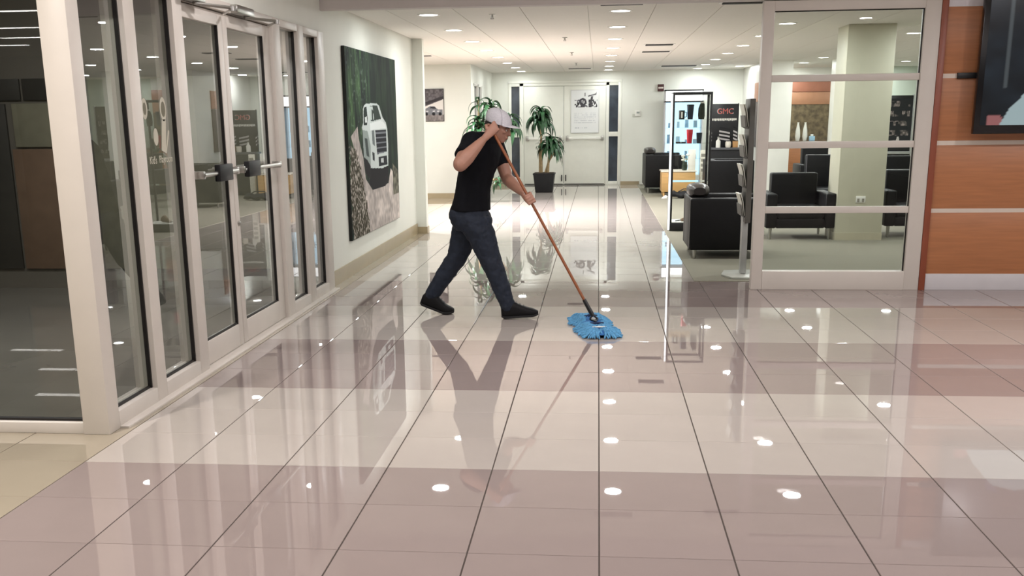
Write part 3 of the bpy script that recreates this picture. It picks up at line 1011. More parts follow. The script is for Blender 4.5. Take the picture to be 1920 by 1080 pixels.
m_wood = mat('pale_beech', '#cda56b', .4, var=.08, scale=4, stretch=(1, 1, 8))
tb = thing('side_table', 'pale beech box table with a flower vase at the far end', 'table', (1.66, 22.85, .006))
MB().box(-.34, .34, -.32, .32, .10, .50).build('body', m_wood, tb, .006)
MB().box(-.36, .36, -.34, .34, .50, .53).build('table_top', mat('table_top_white', '#e0d8c8', .25, var=.02), tb, .006)
for sx in (-1, 1):
    for sy in (-1, 1):
        MB().tube([(sx * .29, sy * .27, 0), (sx * .29, sy * .27, .11)], [.018, .026], 8).build('leg', m_wood, tb)
vs = thing('flower_vase', 'small dark vase with white flowers on the beech table', 'vase', (1.78, 22.62, .536))
MB().lathe([(.045, 0), (.055, .03), (.06, .09), (.05, .15), (.055, .17)], n=18).build('vase', mat('dark_green_glass', '#2e3a30', .15, var=.1), vs)
rv = random.Random(5)
m_green = mat('leaf_green', '#3d6b38', .45, var=.25, scale=9)
m_petal = mat('white_petal', '#e3e6da', .5, var=.05)
for i in range(9):
    a, rr = rv.uniform(0, 6.28), rv.uniform(.02, .09)
    hx, hy, hz = rr * math.cos(a), rr * math.sin(a), rv.uniform(.20, .32)
    MB().tube([(0, 0, .10), (hx * .5, hy * .5, .17), (hx, hy, hz)], .004, 5).build('stem', m_green, vs)
    MB().ell((hx, hy, hz), .028, .028, .02, n=8, m=6).build('flower', m_petal, vs)
bx = thing('leaflet_box', 'white upright leaflet box on the beech table', 'box', (1.945, 22.90, .536))
MB().box(-.075, .075, -.06, .06, 0, .41).build('box', m_white, bx, .004)
bx2 = thing('leaflet_holder', 'printed white leaflet holder standing behind the beech table', 'leaflet holder', (2.16, 22.72, .006))
MB().box(-.06, .06, -.04, .04, .03, .93).build('panel', mat('leaflet_white', '#d8d6c8', .4, var=.1, scale=40), bx2, .004)
MB().box(-.10, .10, -.10, .10, 0, .03).build('foot', m_black, bx2, .004)
for k in range(4):
    MB().box(-.045, .045, -.042, -.04, .50 + .1 * k, .56 + .1 * k).build('print_block', mat('print_grey', '#8d8b80', .6, var=.2), bx2)
bag = thing('duffel_bag', 'black soft bag lying on the carpet before the beech table', 'bag', (1.83, 22.15, .006))
s = MB()
s.loft([((-.36 + .72 * i / 10, .02 * math.sin(i), .075 + .02 * math.sin(i * 1.7)), (0, .14 * (1 - abs(i / 5 - 1) ** 3 * .6), 0),
         (0, 0, (.07 + .02 * math.sin(i * 2.3)) * (1 - abs(i / 5 - 1) ** 4 * .5))) for i in range(11)], 14)
s.build('body', mat('black_fabric', '#151517', .8, var=.2, scale=20, bump=.4, bscale=30), bag)
MB().tube([(-.2, -.05, .13), (-.1, -.1, .19), (.1, -.1, .19), (.2, -.05, .14)], .012, 6).build('strap', m_black, bag)
pp = thing('paper_sheet', 'crumpled white paper beside the black bag', 'paper', (1.36, 22.10, .006))
MB().loft([((0, 0, .002), (.07, .01, 0), (0, .05, 0)), ((.01, 0, .03), (.06, .0, .01), (.01, .04, 0)), ((.0, .01, .055), (.02, 0, .01), (0, .015, 0))], 7).build('sheet', m_white, pp)

# ---------------------------------------------------------------- display cases
m_led = emit('led_white', (.95, .98, 1.0), 2)
dcs = thing('display_case', 'tall black framed glass display case at the edge of the tile', 'display case', (1.04, 15.6, .006))
CW, CD, CH = .55, .52, 1.93
MB().box(0, CW, 0, CD, 0, .12).build('base', m_black, dcs, .004)
MB().box(.02, CW - .02, .02, CD - .02, .12, .128).build('deck', m_white, dcs)
for xx in (0, CW - .028):
    for yy in (0, CD - .028):
        MB().box(xx, xx + .028, yy, yy + .028, .12, CH).build('post', m_black, dcs, .003)
for yy in (0, CD - .028):
    MB().box(.028, CW - .028, yy, yy + .028, CH - .03, CH).build('top_rail', m_black, dcs, .003)
for xx in (0, CW - .028):
    MB().box(xx, xx + .028, .028, CD - .028, CH - .03, CH).build('top_rail', m_black, dcs, .003)
MB().box(.03, CW - .03, .008, .013, .13, CH - .03).build('pane', m_glass, dcs)
MB().box(.006, .011, .03, CD - .03, .13, CH - .03).build('pane', m_glass, dcs)
MB().box(CW - .011, CW - .006, .03, CD - .03, .13, CH - .03).build('pane', m_glass, dcs)
MB().box(-.028, -.002, .002, .02, .02, CH - .02).build('light_strip', m_led, dcs)
SH = (.70, 1.235, 1.565)
for z in SH:
    MB().box(.03, CW - .03, .03, CD - .03, z - .014, z - .006).build('glass_shelf', m_glass, dcs)
m_red = mat('red_enamel', '#c22a38', .3, var=.05)
m_navy = mat('navy_plastic', '#1c2533', .35, var=.08)


def tumbler(label, x, z, r0, r1, h, m, lid=True, cat='tumbler', name='tumbler'):
    t = thing(name, label, cat, (x, 15.85, z), 0, 'goods in the glass display case')
    MB().lathe([(r0, 0), (r0 * 1.02, .01), (r1, h * .9), (r1, h * (.93 if lid else 1.0))], n=20).build('cup', m, t)
    if lid:
        MB().lathe([(r1 * 1.05, h * .93), (r1 * 1.05, h * .97), (r1 * .9, h)], n=20).build('lid', m_black, t)
    return t


zs1, zs2 = 1.565 + .0005, 1.235 + .0005
tumbler('tall navy tumbler in the middle of the top shelf of the glass case', 1.305, zs1, .036, .05, .205, m_navy)
mg = tumbler('black mug with white side at the left of the top shelf of the glass case', 1.185, zs1, .04, .042, .125, m_black, False, 'mug', 'mug')
MB().tube([(.042, 0, .10), (.07, 0, .095), (.07, 0, .04), (.042, 0, .03)], .006, 6).build('handle', m_black, mg)
MB().loft([((0, -.001, .02), (.025, 0, 0), (0, .043, 0)), ((0, -.001, .105), (.025, 0, 0), (0, .044, 0))], 16).build('label_print', m_white, mg)
gb = thing('pouch', 'dark green hanging pouch at the right of the top shelf of the glass case', 'pouch', (1.46, 15.85, zs1), 0, 'goods in the glass display case')
MB().loft([((0, 0, 0), (.04, 0, 0), (0, .03, 0)), ((0, 0, .05), (.048, 0, 0), (0, .035, 0)), ((0, 0, .15), (.045, 0, 0), (0, .025, 0)), ((.01, 0, .22), (.03, 0, 0), (0, .008, 0))], 14).build('body', mat('dark_olive_fabric', '#2a2f26', .8, var=.15), gb)
MB().box(-.02, .04, -.006, .006, .215, .24).build('hang_tab', m_white, gb)
tumbler('red cup on the middle shelf of the glass case', 1.305, zs2, .034, .046, .19, m_red, False)
tumbler('black cup on the middle shelf of the glass case, right of the red one', 1.44, zs2, .032, .042, .145, m_navy, False)
fl = thing('pen_case', 'flat black case lying on the middle shelf of the glass case', 'case', (1.18, 15.83, zs2), 0, 'goods in the glass display case')
MB().box(-.07, .07, -.04, .04, 0, .02).build('body', m_black, fl, .006)
MB().box(-.01, .01, -.043, -.039, .006, .014).build('clasp', m_chrome, fl)
to = thing('boot_brush', 'small brown brush shaped item on the base of the glass case', 'brush', (1.30, 15.78, .1345), .5, 'goods in the glass display case')
MB().loft([((-.10, 0, .02), (0, .02, 0), (0, 0, .018)), ((-.04, 0, .03), (0, .03, 0), (0, 0, .03)), ((.03, 0, .06), (0, .035, 0), (0, 0, .055)), ((.09, 0, .05), (0, .03, 0), (0, 0, .045)), ((.12, 0, .04), (0, .015, 0), (0, 0, .02))], 12).build('body', mat('tan_suede', '#7a6350', .8, var=.2), to)
MB().tube([(-.10, 0, .02), (-.14, .03, .012), (-.18, .02, .010)], .008, 6).build('lace', m_black, to)

lit = thing('lit_showcase', 'illuminated showcase with white header and blue back against the far wall', 'display case', (1.56, 26.25, .006))
LW, LH = .90, 2.22
m_blue = emit('blue_backlight', (.50, .80, 1.0), 1.55)
MB().box(0, LW, .40, .44, 0, LH).build('back', mat('pale_grey_laminate', '#c6cbd0', .4), lit)
MB().box(.03, LW - .03, .385, .40, .25, 1.93).build('backlight', m_blue, lit)
for xx in (0, LW - .03):
    MB().box(xx, xx + .03, 0, .40, 0, LH).build('side', mat('pale_grey_side', '#c9c9cc', .4), lit, .003)
MB().box(.03, LW - .03, .02, .40, 0, .25).build('plinth', m_white, lit)
MB().box(.03, LW - .03, .005, .40, 1.965, 2.19).build('header', emit('header_white', (1, 1, 1), 2.6), lit)
MB().box(0, LW, -.004, .40, 1.935, 1.962).build('header_trim', m_black, lit)
MB().box(0, LW, -.004, .40, 2.192, 2.22).build('header_trim', m_plastic, lit)
for z in (.62, .98, 1.34):
    MB().box(.03, LW - .03, .06, .385, z, z + .008).build('glass_shelf', m_glass, lit)
rs = random.Random(11)
m_cy = mat('pale_blue_acrylic', '#9fc4dc', .2, var=.1)
m_cy2 = mat('steel_blue_acrylic', '#86b0d0', .2, var=.1)
for sname, z in (('bottom', .255), ('lower', .6285), ('middle', .9885), ('upper', 1.3485)):
    for i in range(4):
        t = thing('boxed_item', '%s carton, %s from left, %s shelf of the lit showcase' % ('pale blue' if i % 2 else 'steel blue', ORD[i], sname), 'box',
                  (1.56 + .14 + .20 * i, 26.25 + .20, z + .0065), 0, 'boxed items in the lit showcase')
        w, h = rs.uniform(.03, .06), rs.uniform(.08, .2)
        MB().taper((0, 0), (w, .03), (w * .9, .025), 0, h).build('carton', m_cy if i % 2 else m_cy2, t, .004)
        MB().box(-w * .9, w * .9, -.026, .026, h, h + .012).build('cap', m_white, t, .003)

# ---------------------------------------------------------------- black poster stand with ledge
ps = thing('poster_stand', 'tall black promotional stand with red and silver lettering', 'display stand', (2.70, 24.0, .006))
MB().box(-.30, .42, -.30, .10, 0, .90).build('cabinet', m_plastic, ps, .006)
MB().box(-.32, .44, -.33, .12, .90, .95).build('ledge', mat('grey_ledge', '#55565a', .3, var=.05), ps, .006)
MB().box(-.29, .29, -.03, .03, .95, 1.86).build('board', mat('board_black', '#15161a', .4, var=.1), ps, .006)
MB().box(-.30, -.285, -.035, .035, .95, 1.87).build('edge', m_plastic, ps)
MB().box(.285, .30, -.035, .035, .95, 1.87).build('edge', m_plastic, ps)
m_rl = mat('red_letter', '#c44a3e', .4, var=.05)
m_sl = mat('silver_letter', '#b8b4b4', .35, var=.05)
text_mesh('logo_outline', 'GMC', .165, m_sl, ps, (.015, -.0312, 1.70), (math.pi / 2, 0, 0), 1.0)
text_mesh('logo', 'GMC', .15, m_rl, ps, (.015, -.0325, 1.70), (math.pi / 2, 0, 0), 1.0)
rs = random.Random(3)
xx = -.26
while xx < .24:
    w = rs.uniform(.018, .034)
    MB().box(xx, xx + w, -.032, -.03, 1.505 + rs.uniform(0, .012), 1.555).build('letter_block', m_white, ps)
    xx += w + .008
for cx_, n, wd in ((-.28, 4, .03), (.02, 4, .12), (.25, 5, .05)):
    for k in range(n):
        z = 1.36 - k * .075
        MB().prism([(cx_ - wd, z + .025), (cx_ + wd * .9, z - .02), (cx_ + wd * .9, z - .055), (cx_ - wd, z - .012)], 'y', -.033, -.03).build('chrome_bar', m_sl if k else m_plastic, ps)
bt = thing('white_bottle', 'white bottle on the ledge of the black promotional stand', 'bottle', (2.57, 23.80, .9565), 0, 'items on the stand ledge')
MB().lathe([(.05, 0), (.05, .13), (.03, .16), (.018, .17), (.018, .20)], n=18).build('body', m_white, bt)
MB().lathe([(.022, .20), (.022, .225)], n=14).build('cap', m_chrome, bt)
c1 = thing('white_jar', 'round white jar on the ledge of the black promotional stand', 'jar', (2.78, 23.78, .9565), 0, 'items on the stand ledge')
MB().lathe([(.05, 0), (.062, .03), (.062, .10), (.05, .13)], n=18).build('body', mat('cream_ceramic', '#e8e2d4', .3), c1)
MB().lathe([(.052, .13), (.052, .145), (.01, .15)], n=18).build('lid', m_plastic, c1)
c2 = thing('tan_carton', 'tan carton on the ledge of the black promotional stand', 'carton', (2.93, 23.80, .9565), 0, 'items on the stand ledge')
MB().box(-.055, .055, -.04, .04, 0, .13).build('body', mat('tan_card', '#b98d5a', .6, var=.08), c2, .003)
MB().box(-.057, .057, -.042, .042, .13, .145).build('lid', mat('dark_card', '#4a3b2c', .6), c2, .003)

# ---------------------------------------------------------------- brochure stand
st = thing('brochure_stand', 'grey floor stand full of brochures beside the glass partition post', 'brochure stand', (1.50, 11.15, .006))
m_silver = mat('silver_paint', '#a9aaa8', .4, metal=.4, var=.04)
MB().prism([(-.22, -.05), (-.14, -.28), (.12, -.30), (.16, -.05), (.12, .28), (-.16, .25)], 'z', 0, .02).build('base_plate', mat('pale_grey_steel', '#b6b8b0', .4, metal=.2, var=.04), st, .004)
MB().box(-.03, .03, -.06, .06, .02, .62).build('pole', m_silver, st, .008)
MB().box(-.02, .035, -.17, .17, .55, 1.76).build('panel', mat('dark_grey_panel', '#5c5a55', .5, var=.08), st, .008)
rs = random.Random(8)
m_leafl = mat('brochure_paper', '#dddccf', .4, var=.12, scale=18)
for k in range(4):
    z = .60 + k * .29
    pk = MB().prism([(-.02, z), (-.055, z + .02), (-.068, z + .13), (-.060, z + .13), (-.047, z + .03), (-.02, z + .012)], 'y', -.16, .16).build('pocket', MATS['dark_grey_panel'], st)
    for q in range(2):
        o = .014 * q
        MB().prism([(-.026 - o, z + .02), (-.046 - o, z + .16), (-.070 - o, z + .235), (-.064 - o, z + .24), (-.040 - o, z + .16), (-.022 - o, z + .02)], 'y', -.15 + .02 * q, .13 + .02 * q).build('brochure', m_leafl, pk)

# ---------------------------------------------------------------- reception nook
rd = thing('reception_desk', 'orange fronted reception desk in the nook between the white piers', 'desk', (4.95, 25.7, .006))
MB().box(-.75, .85, -.30, .30, 0, .98).build('front', m_orange, rd, .006)
MB().box(-.77, .87, -.33, .33, .98, 1.03).build('counter_top', mat('brown_counter', '#5a4030', .35, var=.1), rd, .006)
for n, (x, y) in enumerate(((4.55, 25.6), (4.72, 25.65))):
    t = thing('white_vase', 'tall white vase on the reception desk, %s of the pair' % ('left' if n == 0 else 'right'), 'vase', (x, y, 1.037), 0, 'pair of white vases')
    MB().lathe([(.04, 0), (.058, .10), (.048, .24), (.024, .36), (.018, .40)], n=18).build('body', m_white, t)
    MB().lathe([(.024, .40), (.024, .415)], n=14).build('rim', mat('cream_ceramic2', '#d8d2c4', .3), t)
t = thing('tissue_box', 'pale blue and white box on the reception desk', 'box', (4.86, 25.55, 1.037))
MB().box(-.06, .06, -.05, .05, 0, .11).build('carton', m_cy, t, .004)
MB().box(-.03, .03, -.02, .02, .11, .15).build('tissue', m_white, t, .01)
og = thing('wood_wall_panel', 'orange and brown panel on the side of the white pier', 'panel', (3.44, 24.35, .95))
MB().box(-.03, 0, -.35, .35, .95, 1.35).build('upper_board', m_orange, og, .004)
MB().box(-.03, 0, -.35, .35, 0, .94).build('lower_board', mat('dark_brown_board', '#4a3528', .5, var=.2), og, .004)


def rack_fn(u, v):
    img = np.ones(u.shape + (3,)) * (np.array([30, 32, 36]) / 255)
    n = vnoise(u, v, 9, 14, 2)
    row = np.mod(v * 5, 1)
    m = (row > .2) & (row < .75) & (u > .12) & (u < .92) & (n > .45)
    img[m] = (np.array([150, 138, 134]) / 255 * (.35 + .8 * vnoise(u, v, 22, 30, 3)[..., None]))[m]
    paint(img, inpoly(u, v, [(.45, .1), (.6, .1), (.56, .22), (.48, .22)]), (206, 200, 196))
    return np.clip(img, 0, 1)


rk = thing('black_rack', 'tall black display board with small goods, seen at the right of the glass partition', 'display stand', (6.95, 26.3, .006))
MB().box(-.30, .30, 0, .08, 0, 2.02).build('board', m_black, rk, .006)
for s in (-1, 1):
    MB().box(s * .30, s * .325, -.01, .09, 0, 2.04).build('edge', m_silver, rk, .003)
print_panel('goods_print', .56, 1.1, 50, 90, rack_fn, m_paper, rk, (0, -.0015, .85))
MB().box(-.30, .30, -.25, 0, .70, .76).build('ledge', m_silver, rk, .004)

# ================================================================ PLANTS
m_leaf = mat('dracaena_leaf', '#2c5233', .38, var=.35, scale=6, objvar=.25)
m_cane = mat('cane_bark', '#a08a66', .8, var=.2, scale=20, bump=.4, bscale=40)
m_pot = mat('black_pot', '#1b1b1d', .5, var=.06, spec=.3)
m_soil = mat('soil', '#3a2c20', .95, var=.3, scale=40, bump=.6, bscale=50)


def leaf_mesh(L, W, a0, a1, n=9):
    """arching strap leaf: leaves the cane at angle a0 and hangs at angle a1 by its tip"""
    vs, fs = [], []
    x = z = 0.0
    for i in range(n + 1):
        t = i / n
        w = W * max(.0, math.sin(math.pi * (t * .94 + .06) ** .7)) + .0025
        vs += [(x, -w, z + w * .4), (x, 0, z), (x, w, z + w * .4)]
        ang_ = math.radians(a0 + (a1 - a0) * min(1, t * 1.25) ** .8)
        x += L / n * math.cos(ang_)
        z += L / n * math.sin(ang_)
    for i in range(n):
        a = i * 3
        fs += [(a, a + 3, a + 4, a + 1), (a + 1, a + 4, a + 5, a + 2)]
    s = MB().add(vs, fs)
    me = s.mesh('leaf', angle=80)
    me.materials.append(m_leaf)
    return me


LEAVES = [leaf_mesh(.54, .060, 40, -86), leaf_mesh(.62, .064, 58, -89), leaf_mesh(.42, .052, 50, -60), leaf_mesh(.58, .066, 15, -89), leaf_mesh(.66, .062, 30, -86)]


def plant(label, loc, pot_w, pot_h, canes, seed):
    rp_ = random.Random(seed)
    t = thing('potted_plant', label, 'potted plant', loc, rp_.uniform(-.05, .05))
    b, tp = pot_w * .40, pot_w * .5
    pot = MB().taper((0, 0), (b, b), (tp, tp), 0, pot_h).build('pot', m_pot, t, .012, 3)
    MB().box(-tp - .006, tp + .006, -tp - .006, tp + .006, pot_h - .03, pot_h + .004).build('rim', m_pot, pot, .006)
    MB().box(-tp + .02, tp - .02, -tp + .02, tp - .02, pot_h + .0045, pot_h + .012).build('soil', m_soil, t)
    for (bx_, by_), (hx, hy, hz), nl, sc_ in canes:
        z0 = pot_h
        MB().tube([(bx_, by_, z0), (bx_ * .7 + hx * .3, by_ * .7 + hy * .3, z0 + (hz - z0) * .4), (hx * .9 + bx_ * .1, hy, z0 + (hz - z0) * .8), (hx, hy, hz)],
                  [.028, .024, .021, .014], 9).build('cane', m_cane, t)
        for i in range(nl):
            q = i / nl
            o = bpy.data.objects.new('leaf', LEAVES[(i * 7 + seed) % 5])
            COL.objects.link(o)
            o.parent = t
            o.location = (hx + rp_.uniform(-.01, .01), hy + rp_.uniform(-.01, .01), hz - .34 * (1 - q) * sc_ + .02)
            o.rotation_euler = (rp_.uniform(-.25, .25), rp_.uniform(-.2, .2) - max(0, q - .6) * 1.2, i * 2.4 + rp_.uniform(-.3, .3))
            k = sc_ * rp_.uniform(.8, 1.15) * (1 - .25 * q)
            o.scale = (k, k, k)
    return t


plant('potted corn plant in a black square pot in front of the white double doors', (-1.19, 24.35, .0), .47, .42,
      [((-.06, 0), (-.08, 0, 1.76), 66, .9), ((.08, .02), (.13, 0, 1.14), 56, .86), ((.02, .06), (.30, .05, 1.10), 14, .5), ((-.1, .05), (-.11, .05, 1.06), 6, .35)], 3)
plant('taller potted plant mostly hidden behind the person with the mop', (-2.36, 21.45, .0), .44, .40,
      [((-.05, 0), (.02, 0, 1.60), 30, .82), ((.06, .02), (.26, .0, 1.90), 28, .8), ((.08, -.02), (.62, 0, 1.62), 36, .9),
       ((.1, -.05), (.40, -.05, .46), 14, .5), ((.02, .04), (.02, .05, 1.98), 8, .55)], 6)
plant('small leafy plant standing in front of the reception desk', (4.98, 24.5, .0065), .30, .30, [((0, 0), (0, 0, .95), 22, .95)], 9)

# ================================================================ PERSON
BASE = Vector((-1.02, 8.74, 0))
m_skin = mat('skin', '#a87c69', .5, var=.06, scale=14, bump=.05, bscale=120)
m_tee = mat('black_cotton', '#0d0e13', .9, var=.12, scale=18, bump=.15, bscale=22, spec=.2)
m_denim = mat('dark_denim', '#151e2d', .8, var=.22, scale=26, bump=.2, bscale=40)
m_shoe = mat('black_shoe', '#0b0b0d', .6, var=.15, scale=20, spec=.25)
m_cap = mat('heather_grey_cap', '#cbc9cf', .8, var=.08, scale=90, bump=.1, bscale=200)
m_hair = mat('dark_hair', '#1c1512', .6, var=.2, scale=60)


def shifted(s, base=BASE):
    s.v = [(v[0] - base.x, v[1] - base.y, v[2] - base.z) for v in s.v]
    return s


def remesh(o, vox, smooth=4, disp=None):
    m = o.modifiers.new('fuse', 'REMESH')
    m.mode = 'VOXEL'
    m.voxel_size = vox
    m.use_smooth_shade = True
    sm = o.modifiers.new('soften', 'SMOOTH')
    sm.factor = .5
    sm.iterations = smooth
    if disp:
        tx = bpy.data.textures.new(o.name + '_folds', 'CLOUDS')
        tx.noise_scale = disp[1]
        d = o.modifiers.new('folds', 'DISPLACE')
        d.texture = tx
        d.strength = disp[0]
        d.mid_level = .5
    return o


person = thing('person', 'person in grey cap, black T-shirt and jeans walking with a mop', 'person', BASE)
# mop line
MB_, MT_ = Vector((-.031, 8.28, .105)), Vector((-.872, 8.55, 1.60))
AX = (MT_ - MB_).normalized()


def on_handle(z):
    return MB_ + AX * ((z - MB_.z) / AX.z)


H_R, H_L = on_handle(1.525), on_handle(.985)
SH_R, EL_R, WR_R = Vector((-.995, 8.59, 1.425)), Vector((-1.060, 8.35, 1.262)), Vector((-.895, 8.475, 1.440))
SH_L, EL_L, WR_L = Vector((-.83, 8.91, 1.39)), Vector((-.735, 8.835, 1.125)), Vector((-.585, 8.53, 1.030))
body = MB()


def fist(s, H, wrist, side, thumb_up=1):
    """hand closed round the mop handle at H; side = direction of the back of the hand"""
    a = AX
    e2 = (H - wrist)
    e2 = (e2 - a * e2.dot(a)).normalized()
    e1 = a.cross(e2).normalized()
    if e1.dot(Vector(side)) < 0:
        e1 = -e1
    P = lambda x, y, z: H + e1 * x + e2 * y + a * z
    # palm: flattened loft from wrist to knuckles
    rings = []
    k0 = P(.030, .030, 0)
    for q, wd, th in ((0, .027, .022), (.35, .034, .021), (.7, .042, .018), (1.0, .043, .014)):
        c = wrist.lerp(k0, q) + e1 * (.006 * math.sin(q * math.pi))
        rings.append((c, a * wd, e1 * th))
    s.loft(rings, 14)
    for i, ln in enumerate((.94, 1.0, .96, .82)):
        z = (.033 - .022 * i) * thumb_up
        pts = [P(.030, .018, z), P(.022, .042 * ln, z), P(-.004, .047 * ln, z), P(-.024, .030, z), P(-.030, .004, z), P(-.020, -.016, z)]
        s.tube(pts, [.0105, .0105, .0098, .0095, .009, .0075], 9)
        s.ell(P(.031, .034, z), .0115, .0115, .0115, n=8, m=6)
    zt = .030 * thumb_up
    pts = [wrist.lerp(P(.02, -.02, zt), .75), P(.010, -.032, zt * 1.3), P(-.012, -.026, zt * 1.5), P(-.026, -.004, zt * 1.6), P(-.027, .016, zt * 1.6)]
    s.tube(pts, [.015, .0135, .0115, .0105, .008], 9)


def limb(s, pts, rad, n=14):
    s.tube(pts, rad, n)
    for p, r in zip(pts, rad):
        s.ell(p, r * .97, r * .97, r * .97, n=10, m=8)


limb(body, [SH_R, SH_R.lerp(EL_R, .5), EL_R], [.064, .062, .058])
limb(body, [EL_R, EL_R.lerp(WR_R, .3), EL_R.lerp(WR_R, .75), WR_R], [.058, .061, .043, .031])
fist(body, H_R, WR_R, (0, -1, .2), 1)
limb(body, [SH_L, SH_L.lerp(EL_L, .5), EL_L], [.060, .056, .050])
limb(body, [EL_L, EL_L.lerp(WR_L, .3), EL_L.lerp(WR_L, .75), WR_L], [.050, .051, .038, .028])
fist(body, H_L, WR_L, (-.3, -.6, .8), 1)
# torso and legs beneath the clothes
lat, frn = Vector((.22, .975, 0)), Vector((.975, -.22, 0))
TOR = ((.80, -1.03, .105, .120), (.90, -1.03, .105, .125), (1.0, -1.015, .122, .150), (1.10, -.998, .120, .148), (1.22, -.965, .128, .165), (1.34, -.935, .130, .172),
       (1.42, -.918, .110, .165), (1.47, -.905, .080, .12), (1.505, -.89, .06, .065))
body.loft([((c, 8.745, z), frn * a, lat * b) for z, c, a, b in TOR], 24)
LEG_R = [Vector(p) for p in ((-.985, 8.655, .83), (-.93, 8.65, .68), (-.868, 8.642, .50), (-.80, 8.64, .33), (-.725, 8.64, .10))]
LEG_L = [Vector(p) for p in ((-1.065, 8.825, .83), (-1.10, 8.84, .66), (-1.165, 8.85, .48), (-1.28, 8.85, .32), (-1.40, 8.85, .13))]
limb(body, LEG_R, [.068, .078, .058, .052, .038])
limb(body, LEG_L, [.068, .076, .056, .050, .038])
# head
HC = Vector((-.792, 8.735, 1.548))
pit, yaw = math.radians(17), math.radians(-14)
hf = Vector((math.cos(pit) * math.cos(yaw), math.cos(pit) * math.sin(yaw), -math.sin(pit)))
hl = Vector((-math.sin(yaw), math.cos(yaw), 0))
hu = hf.cross(hl)
HR = Matrix((hf, hl, hu)).transposed()
hp = lambda x, y, z: HC + HR @ Vector((x, y, z))
body.ell(hp(-.012, 0, .03), .100, .079, .088, HR, 20, 14)
body.ell(hp(.030, 0, -.038), .066, .062, .086, HR, 20, 14)
body.ell(hp(.052, 0, -.098), .036, .038, .026, HR)
body.ell(hp(.015, .035, -.075), .05, .022, .036, HR)
body.ell(hp(.015, -.035, -.075), .05, .022, .036, HR)
body.ell(hp(.086, 0, .016), .016, .048, .012, HR)
body.ell(hp(.105, 0, -.042), .017, .017, .014, HR)
body.tube([hp(.090, 0, .005), hp(.104, 0, -.035)], [.010, .013], 8)
body.ell(hp(.088, 0, -.070), .013, .024, .008, HR)
body.ell(hp(.086, 0, -.084), .012, .022, .008, HR)
for s in (-1, 1):
    body.ell(hp(.066, s * .042, -.028), .024, .018, .020, HR)
    body.ell(hp(-.010, s * .080, -.022), .020, .010, .033, HR)
    body.ell(hp(-.016, s * .086, -.012), .014, .008, .018, HR)
body.tube([hp(-.035, 0, -.04), hp(-.045, 0, -.10), Vector((-.885, 8.745, 1.43)), Vector((-.905, 8.745, 1.36))], [.062, .057, .062, .075], 16)
bo = shifted(body).build('body', m_skin, person)
remesh(bo, .0058, 3)
# face details
m_eye = mat('eye_dark', '#1d1714', .2, var=.05)
m_brow = m_hair
m_lip = mat('lip', '#8a5347', .5, var=.05)
for s in (-1, 1):
    e = MB().ell(hp(.083, s * .032, -.014), .010, .013, .008, HR, 10, 8)
    eo = shifted(e).build('eye', mat('eye_white', '#d8d0c6', .25, var=.03), person)
    shifted(MB().ell(hp(.0905, s * .032, -.014), .004, .006, .006, HR, 8, 6)).build('iris', m_eye, eo)
    shifted(MB().tube([hp(.093, s * .014, .006), hp(.092, s * .034, .011), hp(.078, s * .054, .004)], [.004, .005, .003], 6)).build('eyebrow', m_brow, person)
shifted(MB().tube([hp(.093, -.022, -.077), hp(.101, 0, -.077), hp(.093, .022, -.077)], [.003, .0045, .003], 6)).build('mouth', m_lip, person)
# hair at the back and temples below the cap
hair = MB()
hair.ell(hp(-.045, 0, .0), .073, .079, .062, HR, 18, 12)
for s in (-1, 1):
    hair.ell(hp(.012, s * .074, -.002), .022, .010, .035, HR)
ho = shifted(hair).build('hair', m_hair, person)
remesh(ho, .006, 2)
# cap
cap = MB()
rings = []
for q in range(9):
    th = q / 8 * math.pi / 2 * .97
    z = .022 + .100 * math.sin(th)
    k = math.cos(th) ** .75
    rings.append((hp(-.008 - .004 * q, 0, z + .006), hf * (.113 * k), hl * (.092 * k)))
cap.loft([(hp(-.006, 0, .016), hf * .112, hl * .091)] + rings, 28)
ca = shifted(cap).build('cap', m_cap, person, angle=80)
br = MB()
N, K = 17, 6
vs_, fs_ = [], []
for j in (0, 1):
    for i in range(N):
        a = -1.25 + 2.5 * i / (N - 1)
        for k in range(K):
            q = k / (K - 1)
            r0 = Vector((.108 * math.cos(a) - .006, .088 * math.sin(a)))
            ext = .078 * math.cos(a * .95) ** .8 if abs(a * .95) < 1.57 else 0
            x, y = r0.x + ext * q, r0.y * (1 + .04 * q)
            z = .030 + .012 * q - .35 * y * y * 12 * (.3 + .7 * q) * .4 - .010 * q * q
            vs_.append(hp(x, y, z - .005 * j))
idx = lambda j, i, k: (j * N + i) * K + k
for i in range(N - 1):
    for k in range(K - 1):
        fs_.append((idx(0, i, k), idx(0, i + 1, k), idx(0, i + 1, k + 1), idx(0, i, k + 1)))
        fs_.append((idx(1, i, k), idx(1, i, k + 1), idx(1, i + 1, k + 1), idx(1, i + 1, k)))
    fs_.append((idx(0, i, K - 1), idx(0, i + 1, K - 1), idx(1, i + 1, K - 1), idx(1, i, K - 1)))
    fs_.append((idx(0, i, 0), idx(1, i, 0), idx(1, i + 1, 0), idx(0, i + 1, 0)))
br.add(vs_, fs_)
shifted(br).build('brim', m_cap, ca, angle=60)
shifted(MB().ell(hp(-.042, 0, .128), .010, .010, .006, HR, 10, 6)).build('button', m_cap, ca)
for s in (-1, 0, 1):
    pts = []
    for q in range(8):
        th = q / 7 * math.pi / 2 * .95
        k = math.cos(th) ** .75
        aa = s * 1.05
        pts.append(hp(-.008 - .004 * 8 * q / 7 + .1145 * k * math.cos(aa), .0935 * k * math.sin(aa), .028 + .100 * math.sin(th)))
    shifted(MB().tube(pts, .0016, 5)).build('seam', mat('cap_stitch', '#a09ea4', .8), ca)
